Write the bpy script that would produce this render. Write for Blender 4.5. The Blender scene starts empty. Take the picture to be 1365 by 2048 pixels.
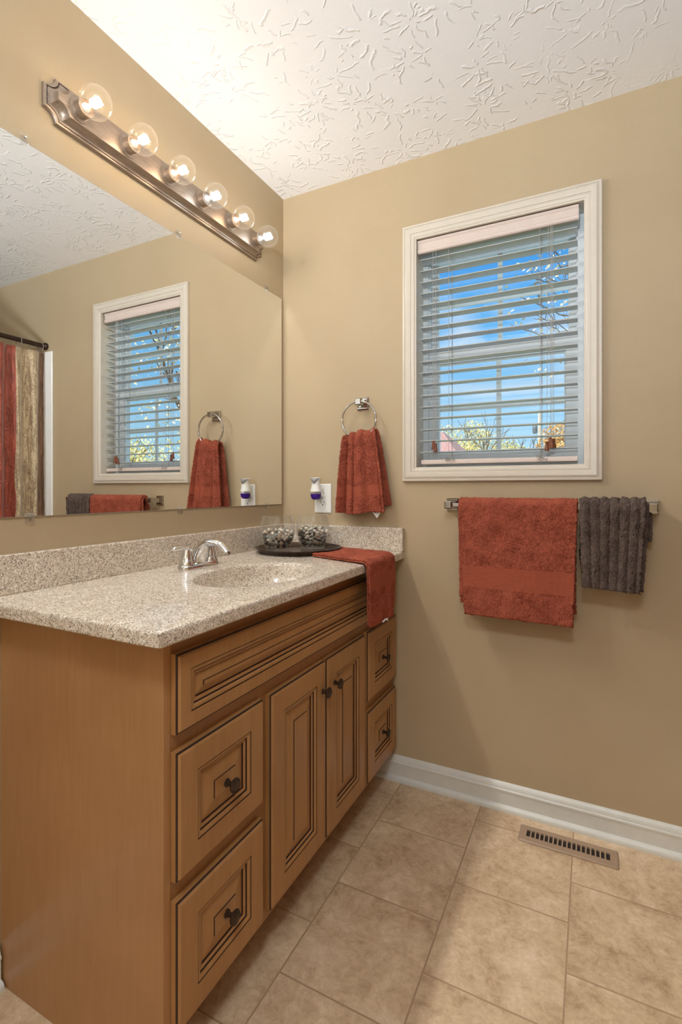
import bpy, math, random
from mathutils import Vector, Matrix
import numpy as np

S = bpy.context.scene
COL = S.collection
PI = math.pi


def lin(r, g, b):
    f = lambda c: (c / 255 / 12.92) if c / 255 <= 0.04045 else ((c / 255 + 0.055) / 1.055) ** 2.4
    return (f(r), f(g), f(b), 1.0)


# ------------------------------------------------------------------ camera
CAM = Vector((1.2307, -1.8688, 1.1504))
YAW = math.radians(26.757)
cd = bpy.data.cameras.new('camera')
cam = bpy.data.objects.new('camera', cd)
COL.objects.link(cam)
cam.location = CAM
cam.rotation_euler = (PI / 2, 0, YAW)
cd.sensor_fit = 'HORIZONTAL'
cd.sensor_width = 24
cd.lens = 996.7 / 1365 * 24
cd.shift_y = -46.55 / 1365
cd.clip_start = 0.02
cd.clip_end = 500
S.camera = cam

# ------------------------------------------------------------------ colour management
S.view_settings.view_transform = 'Standard'
S.view_settings.look = 'None'
S.view_settings.gamma = 1
S.view_settings.use_curve_mapping = False
S.view_settings.exposure = 0.26
S.cycles.blur_glossy = 0.05
S.cycles.max_bounces = 14
S.cycles.diffuse_bounces = 6
S.cycles.glossy_bounces = 6
S.cycles.transmission_bounces = 8
S.cycles.transparent_max_bounces = 24

BULB_POWER = 4.0
CEILING_FILL_POWER = 13.0
WALL_FILL_POWER = 26.0
SUN_STRENGTH = 5.0
SKY_STRENGTH = 0.86

# ------------------------------------------------------------------ node helpers


def N(nt, typ, ins=None, **props):
    n = nt.nodes.new(typ)
    for k, v in props.items():
        setattr(n, k, v)
    for k, v in (ins or {}).items():
        s = n.inputs[k]
        if isinstance(v, bpy.types.NodeSocket):
            nt.links.new(v, s)
        else:
            s.default_value = v
    return n


def M_(nt, op, a, b=None, c=None, clamp=False):
    n = nt.nodes.new('ShaderNodeMath')
    n.operation = op
    n.use_clamp = clamp
    for i, v in enumerate((a, b, c)):
        if v is None:
            continue
        if isinstance(v, bpy.types.NodeSocket):
            nt.links.new(v, n.inputs[i])
        else:
            n.inputs[i].default_value = v
    return n.outputs[0]


def ramp(nt, fac, stops, interp='LINEAR'):
    n = nt.nodes.new('ShaderNodeValToRGB')
    n.color_ramp.interpolation = interp
    e = n.color_ramp.elements
    while len(e) < len(stops):
        e.new(0.5)
    for i, (p, c) in enumerate(stops):
        e[i].position = p
        e[i].color = c
    nt.links.new(fac, n.inputs[0])
    return n.outputs[0]


def mixc(nt, fac, a, b, blend='MIX'):
    n = nt.nodes.new('ShaderNodeMix')
    n.data_type = 'RGBA'
    n.blend_type = blend
    for s, v in ((n.inputs[0], fac), (n.inputs[6], a), (n.inputs[7], b)):
        if isinstance(v, bpy.types.NodeSocket):
            nt.links.new(v, s)
        else:
            s.default_value = v
    return n.outputs[2]


def newmat(name):
    m = bpy.data.materials.new(name)
    m.use_nodes = True
    nt = m.node_tree
    b = nt.nodes['Principled BSDF']
    return m, nt, b


def objco(nt):
    return N(nt, 'ShaderNodeTexCoord').outputs['Object']


def noise(nt, vec, scale, detail=3, rough=0.5, dist=0.0):
    return N(nt, 'ShaderNodeTexNoise', {'Vector': vec, 'Scale': scale, 'Detail': detail, 'Roughness': rough, 'Distortion': dist})


def bump(nt, b, h, strength, dist):
    n = N(nt, 'ShaderNodeBump', {'Height': h, 'Strength': strength, 'Distance': dist})
    nt.links.new(n.outputs[0], b.inputs['Normal'])
    return n


def plain(name, col, rough=0.5, metal=0.0, spec=0.5, var=0.06, vscale=30, bmp=0.0, bscale=200, **kw):
    m, nt, b = newmat(name)
    co = objco(nt)
    nz = noise(nt, co, vscale, 3).outputs['Fac']
    lo = tuple(c * (1 - var) for c in col[:3]) + (1,)
    hi = tuple(min(1, c * (1 + var)) for c in col[:3]) + (1,)
    c = ramp(nt, nz, [(0.3, lo), (0.7, hi)])
    nt.links.new(c, b.inputs['Base Color'])
    b.inputs['Roughness'].default_value = rough
    b.inputs['Metallic'].default_value = metal
    b.inputs['Specular IOR Level'].default_value = spec
    for k, v in kw.items():
        b.inputs[k].default_value = v
    if bmp:
        bump(nt, b, noise(nt, co, bscale, 2).outputs['Fac'], 0.5, bmp)
    return m


def glassy(name, tint=(1, 1, 1, 1), refl=1.0, ior=1.45, milky=0.0):
    """thin clear sheet or shell: light passes straight through, fresnel reflection on top"""
    m, nt, b = newmat(name)
    nt.nodes.remove(b)
    out = nt.nodes['Material Output']
    tr = N(nt, 'ShaderNodeBsdfTransparent', {'Color': tint})
    gl = N(nt, 'ShaderNodeBsdfGlossy', {'Color': (1, 1, 1, 1), 'Roughness': 0.0})
    lwf = N(nt, 'ShaderNodeLayerWeight', {'Blend': 0.5})
    f = M_(nt, 'MULTIPLY', M_(nt, 'MULTIPLY_ADD', M_(nt, 'POWER', lwf.outputs['Facing'], 3.5), 0.75, 0.045), refl, clamp=True)
    mx = N(nt, 'ShaderNodeMixShader', {0: f, 1: tr.outputs[0], 2: gl.outputs[0]})
    res = mx.outputs[0]
    if milky:
        df = N(nt, 'ShaderNodeBsdfTranslucent', {'Color': (1, 1, 1, 1)})
        lw = N(nt, 'ShaderNodeLayerWeight', {'Blend': 0.35})
        f2 = M_(nt, 'MULTIPLY_ADD', lw.outputs['Facing'], milky * 3, milky * 0.6)
        res = N(nt, 'ShaderNodeMixShader', {0: f2, 1: res, 2: df.outputs[0]}).outputs[0]
    nt.links.new(res, out.inputs['Surface'])
    return m


# ------------------------------------------------------------------ world: blue sky with thin cloud, brightened above the view
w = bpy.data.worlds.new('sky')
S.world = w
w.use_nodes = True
nt = w.node_tree
bg = nt.nodes['Background']
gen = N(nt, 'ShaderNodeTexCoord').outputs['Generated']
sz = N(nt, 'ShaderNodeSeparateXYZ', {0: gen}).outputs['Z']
grad = ramp(nt, sz, [(0.0, lin(206, 234, 252)), (0.09, lin(172, 222, 252)), (0.2, lin(140, 205, 252)), (0.33, lin(104, 184, 248)), (0.44, lin(64, 152, 236)), (0.52, (1.3, 1.75, 2.0, 1)), (1.0, (2.2, 2.7, 3.0, 1))])  # top stops, out of view, made extra bright to light the window reveals
mp = N(nt, 'ShaderNodeMapping', {'Vector': gen, 'Scale': (1.0, 1.0, 3.2)}).outputs[0]
cl = noise(nt, mp, 2.6, 6, 0.55, 0.6).outputs['Fac']
clm = ramp(nt, cl, [(0.44, (0, 0, 0, 1)), (0.66, (0.9, 0.9, 0.9, 1))])
band = ramp(nt, sz, [(0.08, (0, 0, 0, 1)), (0.2, (1, 1, 1, 1)), (0.3, (1, 1, 1, 1)), (0.42, (0, 0, 0, 1))])
cm = mixc(nt, 1.0, clm, band, 'MULTIPLY')
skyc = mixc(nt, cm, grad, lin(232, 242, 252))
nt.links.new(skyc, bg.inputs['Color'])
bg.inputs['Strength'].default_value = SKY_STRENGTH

# sun behind the house, it lights the trees only
sd = bpy.data.lights.new('sun', 'SUN')
sd.energy = SUN_STRENGTH
sd.angle = 0.01
sd.color = (1, 0.93, 0.82)
so = bpy.data.objects.new('sun', sd)
COL.objects.link(so)
so.rotation_euler = (math.radians(55), 0, math.radians(-25))
so.location = (3, -20, 20)

# ------------------------------------------------------------------ mesh helpers


class MB:
    def __init__(s):
        s.v = []
        s.f = []
        s.m = []

    def add(s, verts, faces, mi=0):
        o = len(s.v)
        s.v += [tuple(p) for p in verts]
        for f in faces:
            s.f.append([i + o for i in f])
            s.m.append(mi)

    def box(s, x0, x1, y0, y1, z0, z1, mi=0):
        p = [(x, y, z) for z in (z0, z1) for y in (y0, y1) for x in (x0, x1)]
        s.add(p, [(0, 2, 3, 1), (4, 5, 7, 6), (0, 1, 5, 4), (2, 6, 7, 3), (0, 4, 6, 2), (1, 3, 7, 5)], mi)
        return s

    def loops(s, loops, mi=0, cap0=False, cap1=False, close=True, mis=None):
        """skin consecutive closed loops with equal vertex count"""
        o = len(s.v)
        n = len(loops[0])
        for L in loops:
            s.v += [tuple(p) for p in L]
        for k in range(len(loops) - 1):
            for i in range(n if close else n - 1):
                j = (i + 1) % n
                s.f.append([o + k * n + i, o + k * n + j, o + (k + 1) * n + j, o + (k + 1) * n + i])
                s.m.append(mis[k] if mis else mi)
        if cap0:
            s.f.append([o + i for i in range(n)][::-1])
            s.m.append(mis[0] if mis else mi)
        if cap1:
            s.f.append([o + (len(loops) - 1) * n + i for i in range(n)])
            s.m.append(mis[-1] if mis else mi)
        return s

    def tube(s, pts, r, n=10, mi=0, caps=True, flat=1.0, side=None):
        """round sweep; r number or list; flat squeezes the section along its normal"""
        pts = [Vector(p) for p in pts]
        rs = r if isinstance(r, (list, tuple)) else [r] * len(pts)
        L = []
        prev = None
        for i, p in enumerate(pts):
            t = (pts[min(i + 1, len(pts) - 1)] - pts[max(i - 1, 0)]).normalized()
            if side is not None:
                a = Vector(side)
            elif prev is None:
                a = t.cross(Vector((0, 0, 1)))
                if a.length < 1e-3:
                    a = t.cross(Vector((0, 1, 0)))
            else:
                a = prev - t * prev.dot(t)
            a = (a - t * a.dot(t)).normalized()
            prev = a
            b = t.cross(a).normalized()
            fl = flat[i] if isinstance(flat, (list, tuple)) else flat
            L.append([p + a * (rs[i] * math.cos(2 * PI * k / n)) + b * (rs[i] * fl * math.sin(2 * PI * k / n)) for k in range(n)])
        return s.loops(L, mi, caps, caps)

    def ring(s, c, R, r, axis='y', n=48, m=8, mi=0):
        o = len(s.v)
        c = Vector(c)
        for i in range(n):
            a = 2 * PI * i / n
            if axis == 'y':
                d = Vector((math.cos(a), 0, math.sin(a)))
                u = Vector((0, 1, 0))
            elif axis == 'z':
                d = Vector((math.cos(a), math.sin(a), 0))
                u = Vector((0, 0, 1))
            else:
                d = Vector((0, math.cos(a), math.sin(a)))
                u = Vector((1, 0, 0))
            for k in range(m):
                b = 2 * PI * k / m
                s.v.append(tuple(c + d * (R + r * math.cos(b)) + u * (r * math.sin(b))))
        for i in range(n):
            for k in range(m):
                s.f.append([o + i * m + k, o + ((i + 1) % n) * m + k, o + ((i + 1) % n) * m + (k + 1) % m, o + i * m + (k + 1) % m])
                s.m.append(mi)
        return s

    def lathe(s, c, prof, axis='z', n=32, mi=0, cap0=True, cap1=True, mis=None):
        """prof: list of (radius, height along axis)"""
        c = Vector(c)
        L = []
        for r, h in prof:
            row = []
            for i in range(n):
                a = 2 * PI * i / n
                if axis == 'z':
                    d = Vector((math.cos(a) * r, math.sin(a) * r, h))
                elif axis == 'x':
                    d = Vector((h, math.cos(a) * r, math.sin(a) * r))
                else:
                    d = Vector((math.sin(a) * r, h, math.cos(a) * r))
                row.append(c + d)
            L.append(row)
        return s.loops(L, mi, cap0, cap1, mis=mis)

    def extrude(s, prof, p0, p1, to3d, mi=0):
        """closed 2D profile swept straight from p0 to p1 (scalars along the run)"""
        s.loops([[to3d(t, *q) for q in prof] for t in (p0, p1)], mi, True, True)
        return s

    def build(s, name, mats, parent=None, loc=None, smooth=None, bevel=0.0, bseg=2, sub=0, solid=0.0):
        me = bpy.data.meshes.new(name)
        if parent is not None:
            org = WORLD[parent.name]
        else:
            org = Vector(loc) if loc is not None else Vector((0, 0, 0))
        me.from_pydata([tuple(Vector(p) - org) for p in s.v], [], s.f)
        mats = mats if isinstance(mats, (list, tuple)) else [mats]
        for m in mats:
            me.materials.append(m)
        me.polygons.foreach_set('material_index', s.m)
        import bmesh
        bm = bmesh.new()
        bm.from_mesh(me)
        bmesh.ops.recalc_face_normals(bm, faces=bm.faces)
        bm.to_mesh(me)
        bm.free()
        if smooth is not None:
            me.shade_smooth()
            if smooth < 180:
                me.set_sharp_from_angle(angle=math.radians(smooth))
        o = bpy.data.objects.new(name, me)
        COL.objects.link(o)
        if parent is not None:
            o.parent = parent
        else:
            o.location = org
        WORLD[o.name] = org
        if solid:
            md = o.modifiers.new('thickness', 'SOLIDIFY')
            md.thickness = solid
            md.offset = 0
        if bevel:
            md = o.modifiers.new('bevel', 'BEVEL')
            md.width = bevel
            md.segments = bseg
            md.limit_method = 'ANGLE'
            md.angle_limit = math.radians(40)
        if sub:
            md = o.modifiers.new('subdivision', 'SUBSURF')
            md.levels = sub
            md.render_levels = sub
        return o


WORLD = {}


def tag(o, label, cat, group=None, kind=None):
    o['label'] = label
    o['category'] = cat
    if group:
        o['group'] = group
    if kind:
        o['kind'] = kind
    return o


def thing(name, label, cat, loc=(0, 0, 0), group=None):
    o = bpy.data.objects.new(name, None)
    o.empty_display_size = 0.05
    COL.objects.link(o)
    o.location = loc
    WORLD[o.name] = Vector(loc)
    return tag(o, label, cat, group)


def struct(o, label=None, cat=None):
    o['kind'] = 'structure'
    if label:
        o['label'] = label
        o['category'] = cat
    return o


def rect_loop(u0, u1, v0, v1, to3d, ins, d):
    return [to3d(u0 + ins, v0 + ins, d), to3d(u1 - ins, v0 + ins, d), to3d(u1 - ins, v1 - ins, d), to3d(u0 + ins, v1 - ins, d)]


# ------------------------------------------------------------------ materials
def wall_paint():
    m, nt, b = newmat('tan_wall_paint')
    co = objco(nt)
    n1 = noise(nt, co, 2.2, 3).outputs['Fac']
    c = ramp(nt, n1, [(0.3, lin(175, 155, 125)), (0.7, lin(181, 162, 132))])
    nt.links.new(c, b.inputs['Base Color'])
    b.inputs['Roughness'].default_value = 0.55
    b.inputs['Specular IOR Level'].default_value = 0.3
    bump(nt, b, noise(nt, co, 260, 2).outputs['Fac'], 0.25, 0.0012)
    return m


def ceiling_paint():
    m, nt, b = newmat('stomped_white_ceiling')
    co = objco(nt)
    xy = N(nt, 'ShaderNodeSeparateXYZ', {0: co})
    flat = N(nt, 'ShaderNodeCombineXYZ', {0: xy.outputs[0], 1: xy.outputs[1], 2: 0.0}).outputs[0]
    wob = noise(nt, flat, 14, 3).outputs['Color']
    wv = N(nt, 'ShaderNodeVectorMath', {0: wob, 1: (0.5, 0.5, 0.5)}, operation='SUBTRACT').outputs[0]
    wv = N(nt, 'ShaderNodeVectorMath', {0: wv, 'Scale': 0.06}, operation='SCALE').outputs[0]
    warped = N(nt, 'ShaderNodeVectorMath', {0: flat, 1: wv}, operation='ADD').outputs[0]
    total = None
    for (sc, off, nr, keep, r0, wid) in ((4.6, (0.3, 0.7, 0), 11.0, 0.12, 0.08, 0.022), (5.6, (3.1, 1.9, 0), 9.0, 0.25, 0.05, 0.024), (8.5, (7.7, 5.2, 0), 7.0, 0.5, 0.03, 0.030)):
        v = N(nt, 'ShaderNodeVectorMath', {0: warped, 1: (sc, sc, sc), 2: off}, operation='MULTIPLY_ADD').outputs[0]
        vo = N(nt, 'ShaderNodeTexVoronoi', {'Vector': v, 'Scale': 1.0, 'Randomness': 0.8}, voronoi_dimensions='2D')
        d = N(nt, 'ShaderNodeVectorMath', {0: v, 1: vo.outputs['Position']}, operation='SUBTRACT').outputs[0]
        sp = N(nt, 'ShaderNodeSeparateXYZ', {0: d})
        r = N(nt, 'ShaderNodeVectorMath', {0: d}, operation='LENGTH').outputs['Value']
        cc = N(nt, 'ShaderNodeSeparateColor', {0: vo.outputs['Color']})
        ang = M_(nt, 'ARCTAN2', sp.outputs[1], sp.outputs[0])
        curv = M_(nt, 'MULTIPLY', M_(nt, 'SUBTRACT', cc.outputs[0], 0.5), M_(nt, 'MULTIPLY', r, 1.6))
        ang = M_(nt, 'ADD', ang, curv)
        a = M_(nt, 'MULTIPLY', M_(nt, 'ADD', M_(nt, 'ADD', ang, M_(nt, 'MULTIPLY', cc.outputs[1], 6.28)), 20.0), nr / (2 * PI))
        k = M_(nt, 'FLOOR', a)
        fr = M_(nt, 'SUBTRACT', M_(nt, 'FRACT', a), 0.5)
        wn = N(nt, 'ShaderNodeTexWhiteNoise', {'Vector': vo.outputs['Color'], 'W': k}, noise_dimensions='4D')
        rc = N(nt, 'ShaderNodeSeparateColor', {0: wn.outputs['Color']})
        jit = M_(nt, 'MULTIPLY', M_(nt, 'SUBTRACT', rc.outputs[0], 0.5), 0.5)
        lat = M_(nt, 'MULTIPLY', M_(nt, 'MULTIPLY', M_(nt, 'ABSOLUTE', M_(nt, 'ADD', fr, jit)), 2 * PI / nr), r)
        stroke = M_(nt, 'SUBTRACT', 1.0, M_(nt, 'SMOOTH_MIN', M_(nt, 'DIVIDE', lat, wid), 1.0, 0.3), clamp=True)
        start = M_(nt, 'ADD', r0, M_(nt, 'MULTIPLY', rc.outputs[1], 0.16))
        end = M_(nt, 'ADD', start, M_(nt, 'MULTIPLY_ADD', rc.outputs[2], 0.26, 0.08))
        g1 = N(nt, 'ShaderNodeMapRange', {'Value': r, 'From Min': start, 'From Max': M_(nt, 'ADD', start, 0.02)}).outputs[0]
        g2 = N(nt, 'ShaderNodeMapRange', {'Value': r, 'From Min': M_(nt, 'SUBTRACT', end, 0.05), 'From Max': end, 'To Min': 1.0, 'To Max': 0.0}).outputs[0]
        on = M_(nt, 'GREATER_THAN', wn.outputs['Value'], keep)
        h = M_(nt, 'MULTIPLY', M_(nt, 'MULTIPLY', stroke, M_(nt, 'MULTIPLY', g1, g2)), on)
        total = h if total is None else M_(nt, 'MAXIMUM', total, h)
    # patches without texture
    mask = N(nt, 'ShaderNodeMapRange', {'Value': noise(nt, flat, 1.7, 2).outputs['Fac'], 'From Min': 0.36, 'From Max': 0.5}).outputs[0]
    total = M_(nt, 'MULTIPLY', total, mask)
    fine = M_(nt, 'MULTIPLY', noise(nt, flat, 45, 4).outputs['Fac'], 0.16)
    h = M_(nt, 'ADD', total, fine)
    bump(nt, b, h, 0.62, 0.0034)
    b.inputs['Base Color'].default_value = lin(240, 240, 241)
    b.inputs['Roughness'].default_value = 0.8
    b.inputs['Specular IOR Level'].default_value = 0.2
    return m


def floor_tile():
    m, nt, b = newmat('tan_stone_floor_tile')
    co = objco(nt)
    s = N(nt, 'ShaderNodeSeparateXYZ', {0: co})
    u = M_(nt, 'ADD', s.outputs[1], 0.1125 + 3.05)
    v = M_(nt, 'ADD', s.outputs[0], -0.5653 + 3.05)
    uv = N(nt, 'ShaderNodeCombineXYZ', {0: u, 1: v, 2: 0.0}).outputs[0]
    br = N(nt, 'ShaderNodeTexBrick', {'Vector': uv, 'Color1': (0.35, 0.35, 0.35, 1), 'Color2': (0.65, 0.65, 0.65, 1), 'Mortar': (0, 0, 0, 1), 'Scale': 1.0,
                                      'Mortar Size': 0.0022, 'Mortar Smooth': 0.35, 'Bias': 0.0, 'Brick Width': 0.305, 'Row Height': 0.305}, offset=0.5, offset_frequency=2)
    pert = N(nt, 'ShaderNodeVectorMath', {0: br.outputs['Color'], 1: (9, 9, 9), 2: co}, operation='MULTIPLY_ADD').outputs[0]
    n1 = noise(nt, pert, 7, 8, 0.72, 0.4).outputs['Fac']
    n2 = noise(nt, pert, 48, 7, 0.75, 0.5).outputs['Fac']
    mixn = M_(nt, 'MULTIPLY_ADD', n2, 0.42, M_(nt, 'MULTIPLY', n1, 0.58))
    c = ramp(nt, mixn, [(0.36, lin(160, 132, 102)), (0.46, lin(190, 162, 130)), (0.55, lin(209, 184, 152)), (0.66, lin(228, 206, 178))])
    c = mixc(nt, br.outputs['Fac'], c, lin(168, 140, 110))
    nt.links.new(c, b.inputs['Base Color'])
    b.inputs['Roughness'].default_value = 0.42
    h = M_(nt, 'ADD', M_(nt, 'MULTIPLY', M_(nt, 'SUBTRACT', 1.0, br.outputs['Fac']), 1.0), M_(nt, 'MULTIPLY', n2, 0.35))
    bump(nt, b, h, 0.6, 0.002)
    return m


def granite():
    m, nt, b = newmat('speckled_beige_granite')
    co = objco(nt)
    base = noise(nt, co, 60, 4, 0.6).outputs['Fac']
    c0 = ramp(nt, base, [(0.35, lin(203, 188, 168)), (0.65, lin(226, 213, 196))])
    v1 = N(nt, 'ShaderNodeTexVoronoi', {'Vector': co, 'Scale': 400.0, 'Randomness': 1.0})
    k1 = N(nt, 'ShaderNodeSeparateColor', {0: v1.outputs['Color']}).outputs[0]
    spk = ramp(nt, k1, [(0.0, lin(104, 90, 82)), (0.10, lin(150, 130, 114)), (0.25, lin(182, 164, 146)), (0.42, (1, 1, 1, 1))], 'CONSTANT')
    f1 = ramp(nt, k1, [(0.0, (0.8, 0.8, 0.8, 1)), (0.10, (0.6, 0.6, 0.6, 1)), (0.25, (0.45, 0.45, 0.45, 1)), (0.42, (0, 0, 0, 1)), (0.86, (0.5, 0.5, 0.5, 1))], 'CONSTANT')
    c = mixc(nt, f1, c0, spk)
    v2 = N(nt, 'ShaderNodeTexVoronoi', {'Vector': co, 'Scale': 760.0, 'Randomness': 1.0})
    k2 = N(nt, 'ShaderNodeSeparateColor', {0: v2.outputs['Color']}).outputs[1]
    f2 = ramp(nt, k2, [(0.0, (0.7, 0.7, 0.7, 1)), (0.1, (0, 0, 0, 1))], 'CONSTANT')
    c = mixc(nt, f2, c, lin(84, 72, 66))
    nt.links.new(c, b.inputs['Base Color'])
    b.inputs['Roughness'].default_value = 0.16
    b.inputs['Specular IOR Level'].default_value = 0.5
    return m


def maple(name, base, dark):
    m, nt, b = newmat(name)
    co = objco(nt)
    st = N(nt, 'ShaderNodeMapping', {'Vector': co, 'Scale': (10.0, 10.0, 1.0)}).outputs[0]
    g = noise(nt, st, 7, 5, 0.6, 0.3).outputs['Fac']
    big = noise(nt, co, 3.5, 3).outputs['Fac']
    mix = M_(nt, 'MULTIPLY_ADD', g, 0.45, M_(nt, 'MULTIPLY', big, 0.55))
    c = ramp(nt, mix, [(0.34, dark), (0.62, base)])
    nt.links.new(c, b.inputs['Base Color'])
    b.inputs['Roughness'].default_value = 0.33
    b.inputs['Specular IOR Level'].default_value = 0.45
    return m


def terry(name, c0, c1, band=None, scale=520):
    m, nt, b = newmat(name)
    co = objco(nt)
    n1 = noise(nt, co, scale, 3, 0.6).outputs['Fac']
    n2 = noise(nt, co, 24, 3).outputs['Fac']
    f = M_(nt, 'MULTIPLY_ADD', n1, 0.75, M_(nt, 'MULTIPLY', n2, 0.3))
    c = ramp(nt, f, [(0.36, c0), (0.64, c1)])
    nt.links.new(c, b.inputs['Base Color'])
    b.inputs['Roughness'].default_value = 0.95
    b.inputs['Specular IOR Level'].default_value = 0.05
    b.inputs['Sheen Weight'].default_value = 0.35
    b.inputs['Sheen Roughness'].default_value = 0.5
    b.inputs['Sheen Tint'].default_value = c1
    bump(nt, b, n1, 1.0, 0.004)
    return m


def ribbed_band(name, c0, c1):
    m, nt, b = newmat(name)
    co = objco(nt)
    wv = N(nt, 'ShaderNodeTexWave', {'Vector': co, 'Scale': 95.0, 'Distortion': 0.5, 'Detail': 2.0}, bands_direction='Z').outputs['Fac']
    c = ramp(nt, wv, [(0.0, c0), (1.0, c1)])
    nt.links.new(c, b.inputs['Base Color'])
    b.inputs['Roughness'].default_value = 0.75
    b.inputs['Specular IOR Level'].default_value = 0.1
    bump(nt, b, wv, 0.7, 0.002)
    return m


def curtain_cloth():
    m, nt, b = newmat('striped_crinkle_cloth')
    co = objco(nt)
    s = N(nt, 'ShaderNodeSeparateXYZ', {0: co})
    d = M_(nt, 'MULTIPLY', s.outputs[1], -1.0)
    d = M_(nt, 'ADD', d, M_(nt, 'MULTIPLY', noise(nt, co, 5, 1).outputs['Fac'], 0.012))
    p = M_(nt, 'FRACT', M_(nt, 'DIVIDE', d, 0.52))
    stripe = ramp(nt, p, [(0.0, lin(134, 100, 70)), (0.10, lin(205, 184, 148)), (0.365, lin(164, 72, 46)), (0.72, lin(134, 100, 70))], 'CONSTANT')
    isb = ramp(nt, p, [(0.0, (0, 0, 0, 1)), (0.10, (1, 1, 1, 1)), (0.365, (0.25, 0.25, 0.25, 1)), (0.72, (0.2, 0.2, 0.2, 1))], 'CONSTANT')
    st = N(nt, 'ShaderNodeMapping', {'Vector': co, 'Scale': (1.0, 1.0, 0.6)}).outputs[0]
    dn = noise(nt, st, 16, 3).outputs['Color']
    st2 = N(nt, 'ShaderNodeVectorMath', {0: dn, 1: (0.09, 0.09, 0.09), 2: st}, operation='MULTIPLY_ADD').outputs[0]
    cr = N(nt, 'ShaderNodeTexVoronoi', {'Vector': st2, 'Scale': 58.0}, feature='DISTANCE_TO_EDGE').outputs['Distance']
    line = ramp(nt, cr, [(0.0, (1, 1, 1, 1)), (0.10, (0, 0, 0, 1))])
    f = mixc(nt, 1.0, line, isb, 'MULTIPLY')
    f = mixc(nt, 1.0, f, (0.6, 0.6, 0.6, 1), 'MULTIPLY')
    c = mixc(nt, f, stripe, lin(110, 84, 58))
    ver = N(nt, 'ShaderNodeMapping', {'Vector': co, 'Scale': (1.0, 1.0, 0.12)}).outputs[0]
    n1 = noise(nt, ver, 70, 4, 0.6, 0.8).outputs['Fac']
    c = mixc(nt, ramp(nt, n1, [(0.4, (0.55, 0.55, 0.55, 1)), (0.6, (0, 0, 0, 1))]), c, lin(120, 84, 54), 'MULTIPLY')
    nt.links.new(c, b.inputs['Base Color'])
    b.inputs['Roughness'].default_value = 0.5
    b.inputs['Sheen Weight'].default_value = 0.3
    bump(nt, b, M_(nt, 'ADD', n1, M_(nt, 'MULTIPLY', cr, 0.8)), 0.8, 0.006)
    return m


def brushed_bronze():
    m, nt, b = newmat('antique_bronze')
    co = objco(nt)
    st = N(nt, 'ShaderNodeMapping', {'Vector': co, 'Scale': (60.0, 3.0, 60.0)}).outputs[0]
    g = noise(nt, st, 10, 3).outputs['Fac']
    c = ramp(nt, g, [(0.3, lin(146, 130, 116)), (0.7, lin(178, 162, 148))])
    nt.links.new(c, b.inputs['Base Color'])
    b.inputs['Metallic'].default_value = 0.75
    b.inputs['Roughness'].default_value = 0.42
    return m


def emit(name, col, strength):
    m, nt, b = newmat(name)
    b.inputs['Base Color'].default_value = col
    b.inputs['Emission Color'].default_value = col
    b.inputs['Emission Strength'].default_value = strength
    return m


MAT = {}
MAT['wall'] = wall_paint()
MAT['ceiling'] = ceiling_paint()
MAT['tile'] = floor_tile()
MAT['granite'] = granite()
MAT['maple'] = maple('glazed_maple', lin(168, 123, 76), lin(150, 106, 62))
MAT['maple_frame'] = maple('glazed_maple_frame', lin(152, 106, 62), lin(136, 92, 51))
MAT['maple_panel'] = maple('maple_veneer_panel', lin(170, 127, 84), lin(158, 114, 72))
MAT['glaze'] = plain('dark_brown_glaze', lin(44, 22, 12), 0.5)
MAT['trim'] = plain('cream_trim_paint', lin(205, 196, 182), 0.35, var=0.02, bmp=0.0006, bscale=90)
MAT['base'] = plain('white_baseboard_paint', lin(210, 209, 202), 0.35, var=0.03, bmp=0.0008, bscale=60)
MAT['vinyl'] = plain('white_window_vinyl', lin(204, 211, 215), 0.35, var=0.01)
MAT['blind'] = plain('white_blind_slat', lin(182, 186, 187), 0.4, var=0.02)
MAT['blind_cream'] = plain('cream_blind_valance', lin(208, 192, 183), 0.4, var=0.02)
MAT['cord'] = plain('white_cord', lin(165, 162, 158), 0.8)
MAT['tassel'] = plain('brown_wood_tassel', lin(120, 66, 40), 0.45, var=0.2)
MAT['dark'] = plain('black_hole', lin(40, 30, 22), 0.8)
MAT['glass'] = glassy('window_glass', (0.97, 0.99, 0.99, 1), 0.7)
MAT['bulbglass'] = glassy('clear_bulb_glass', (1, 1, 1, 1), 0.6, 1.5, milky=0.014)
MAT['bowlglass'] = glassy('clear_bowl_glass', (0.985, 0.99, 0.985, 1), 0.9, 1.5, milky=0.045)
MAT['clip'] = glassy('clear_plastic', (0.93, 0.93, 0.93, 1), 1.0, 1.5, milky=0.07)
MAT['bronze'] = brushed_bronze()
MAT['dark_bronze'] = plain('oil_rubbed_bronze', lin(74, 60, 50), 0.32, metal=0.75)
MAT['rod'] = plain('dark_brown_metal', lin(58, 42, 34), 0.35, metal=0.5)
MAT['chrome'] = plain('polished_chrome', lin(226, 228, 230), 0.06, metal=1.0, var=0.01)
MAT['nickel'] = plain('satin_chrome', lin(190, 188, 186), 0.09, metal=1.0, var=0.02)
MAT['rust'] = terry('rust_terry', lin(104, 44, 32), lin(186, 102, 80), scale=330)
MAT['rust_band'] = ribbed_band('rust_woven_band', lin(150, 72, 52), lin(184, 102, 78))
MAT['grey'] = terry('charcoal_terry', lin(54, 45, 41), lin(118, 102, 94), scale=330)
MAT['paper'] = plain('white_tag', lin(230, 228, 224), 0.7)
MAT['tray'] = plain('dark_bronze_tray', lin(76, 58, 48), 0.26, metal=0.7, var=0.1)
MAT['plate'] = plain('white_plastic', lin(236, 236, 232), 0.3, var=0.01)
MAT['plastic_grey'] = plain('grey_plastic', lin(150, 150, 152), 0.35)
MAT['purple'] = plain('purple_oil', lin(62, 24, 140), 0.08)
MAT['vent'] = plain('tan_painted_steel', lin(160, 134, 110), 0.42, var=0.03)
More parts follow.
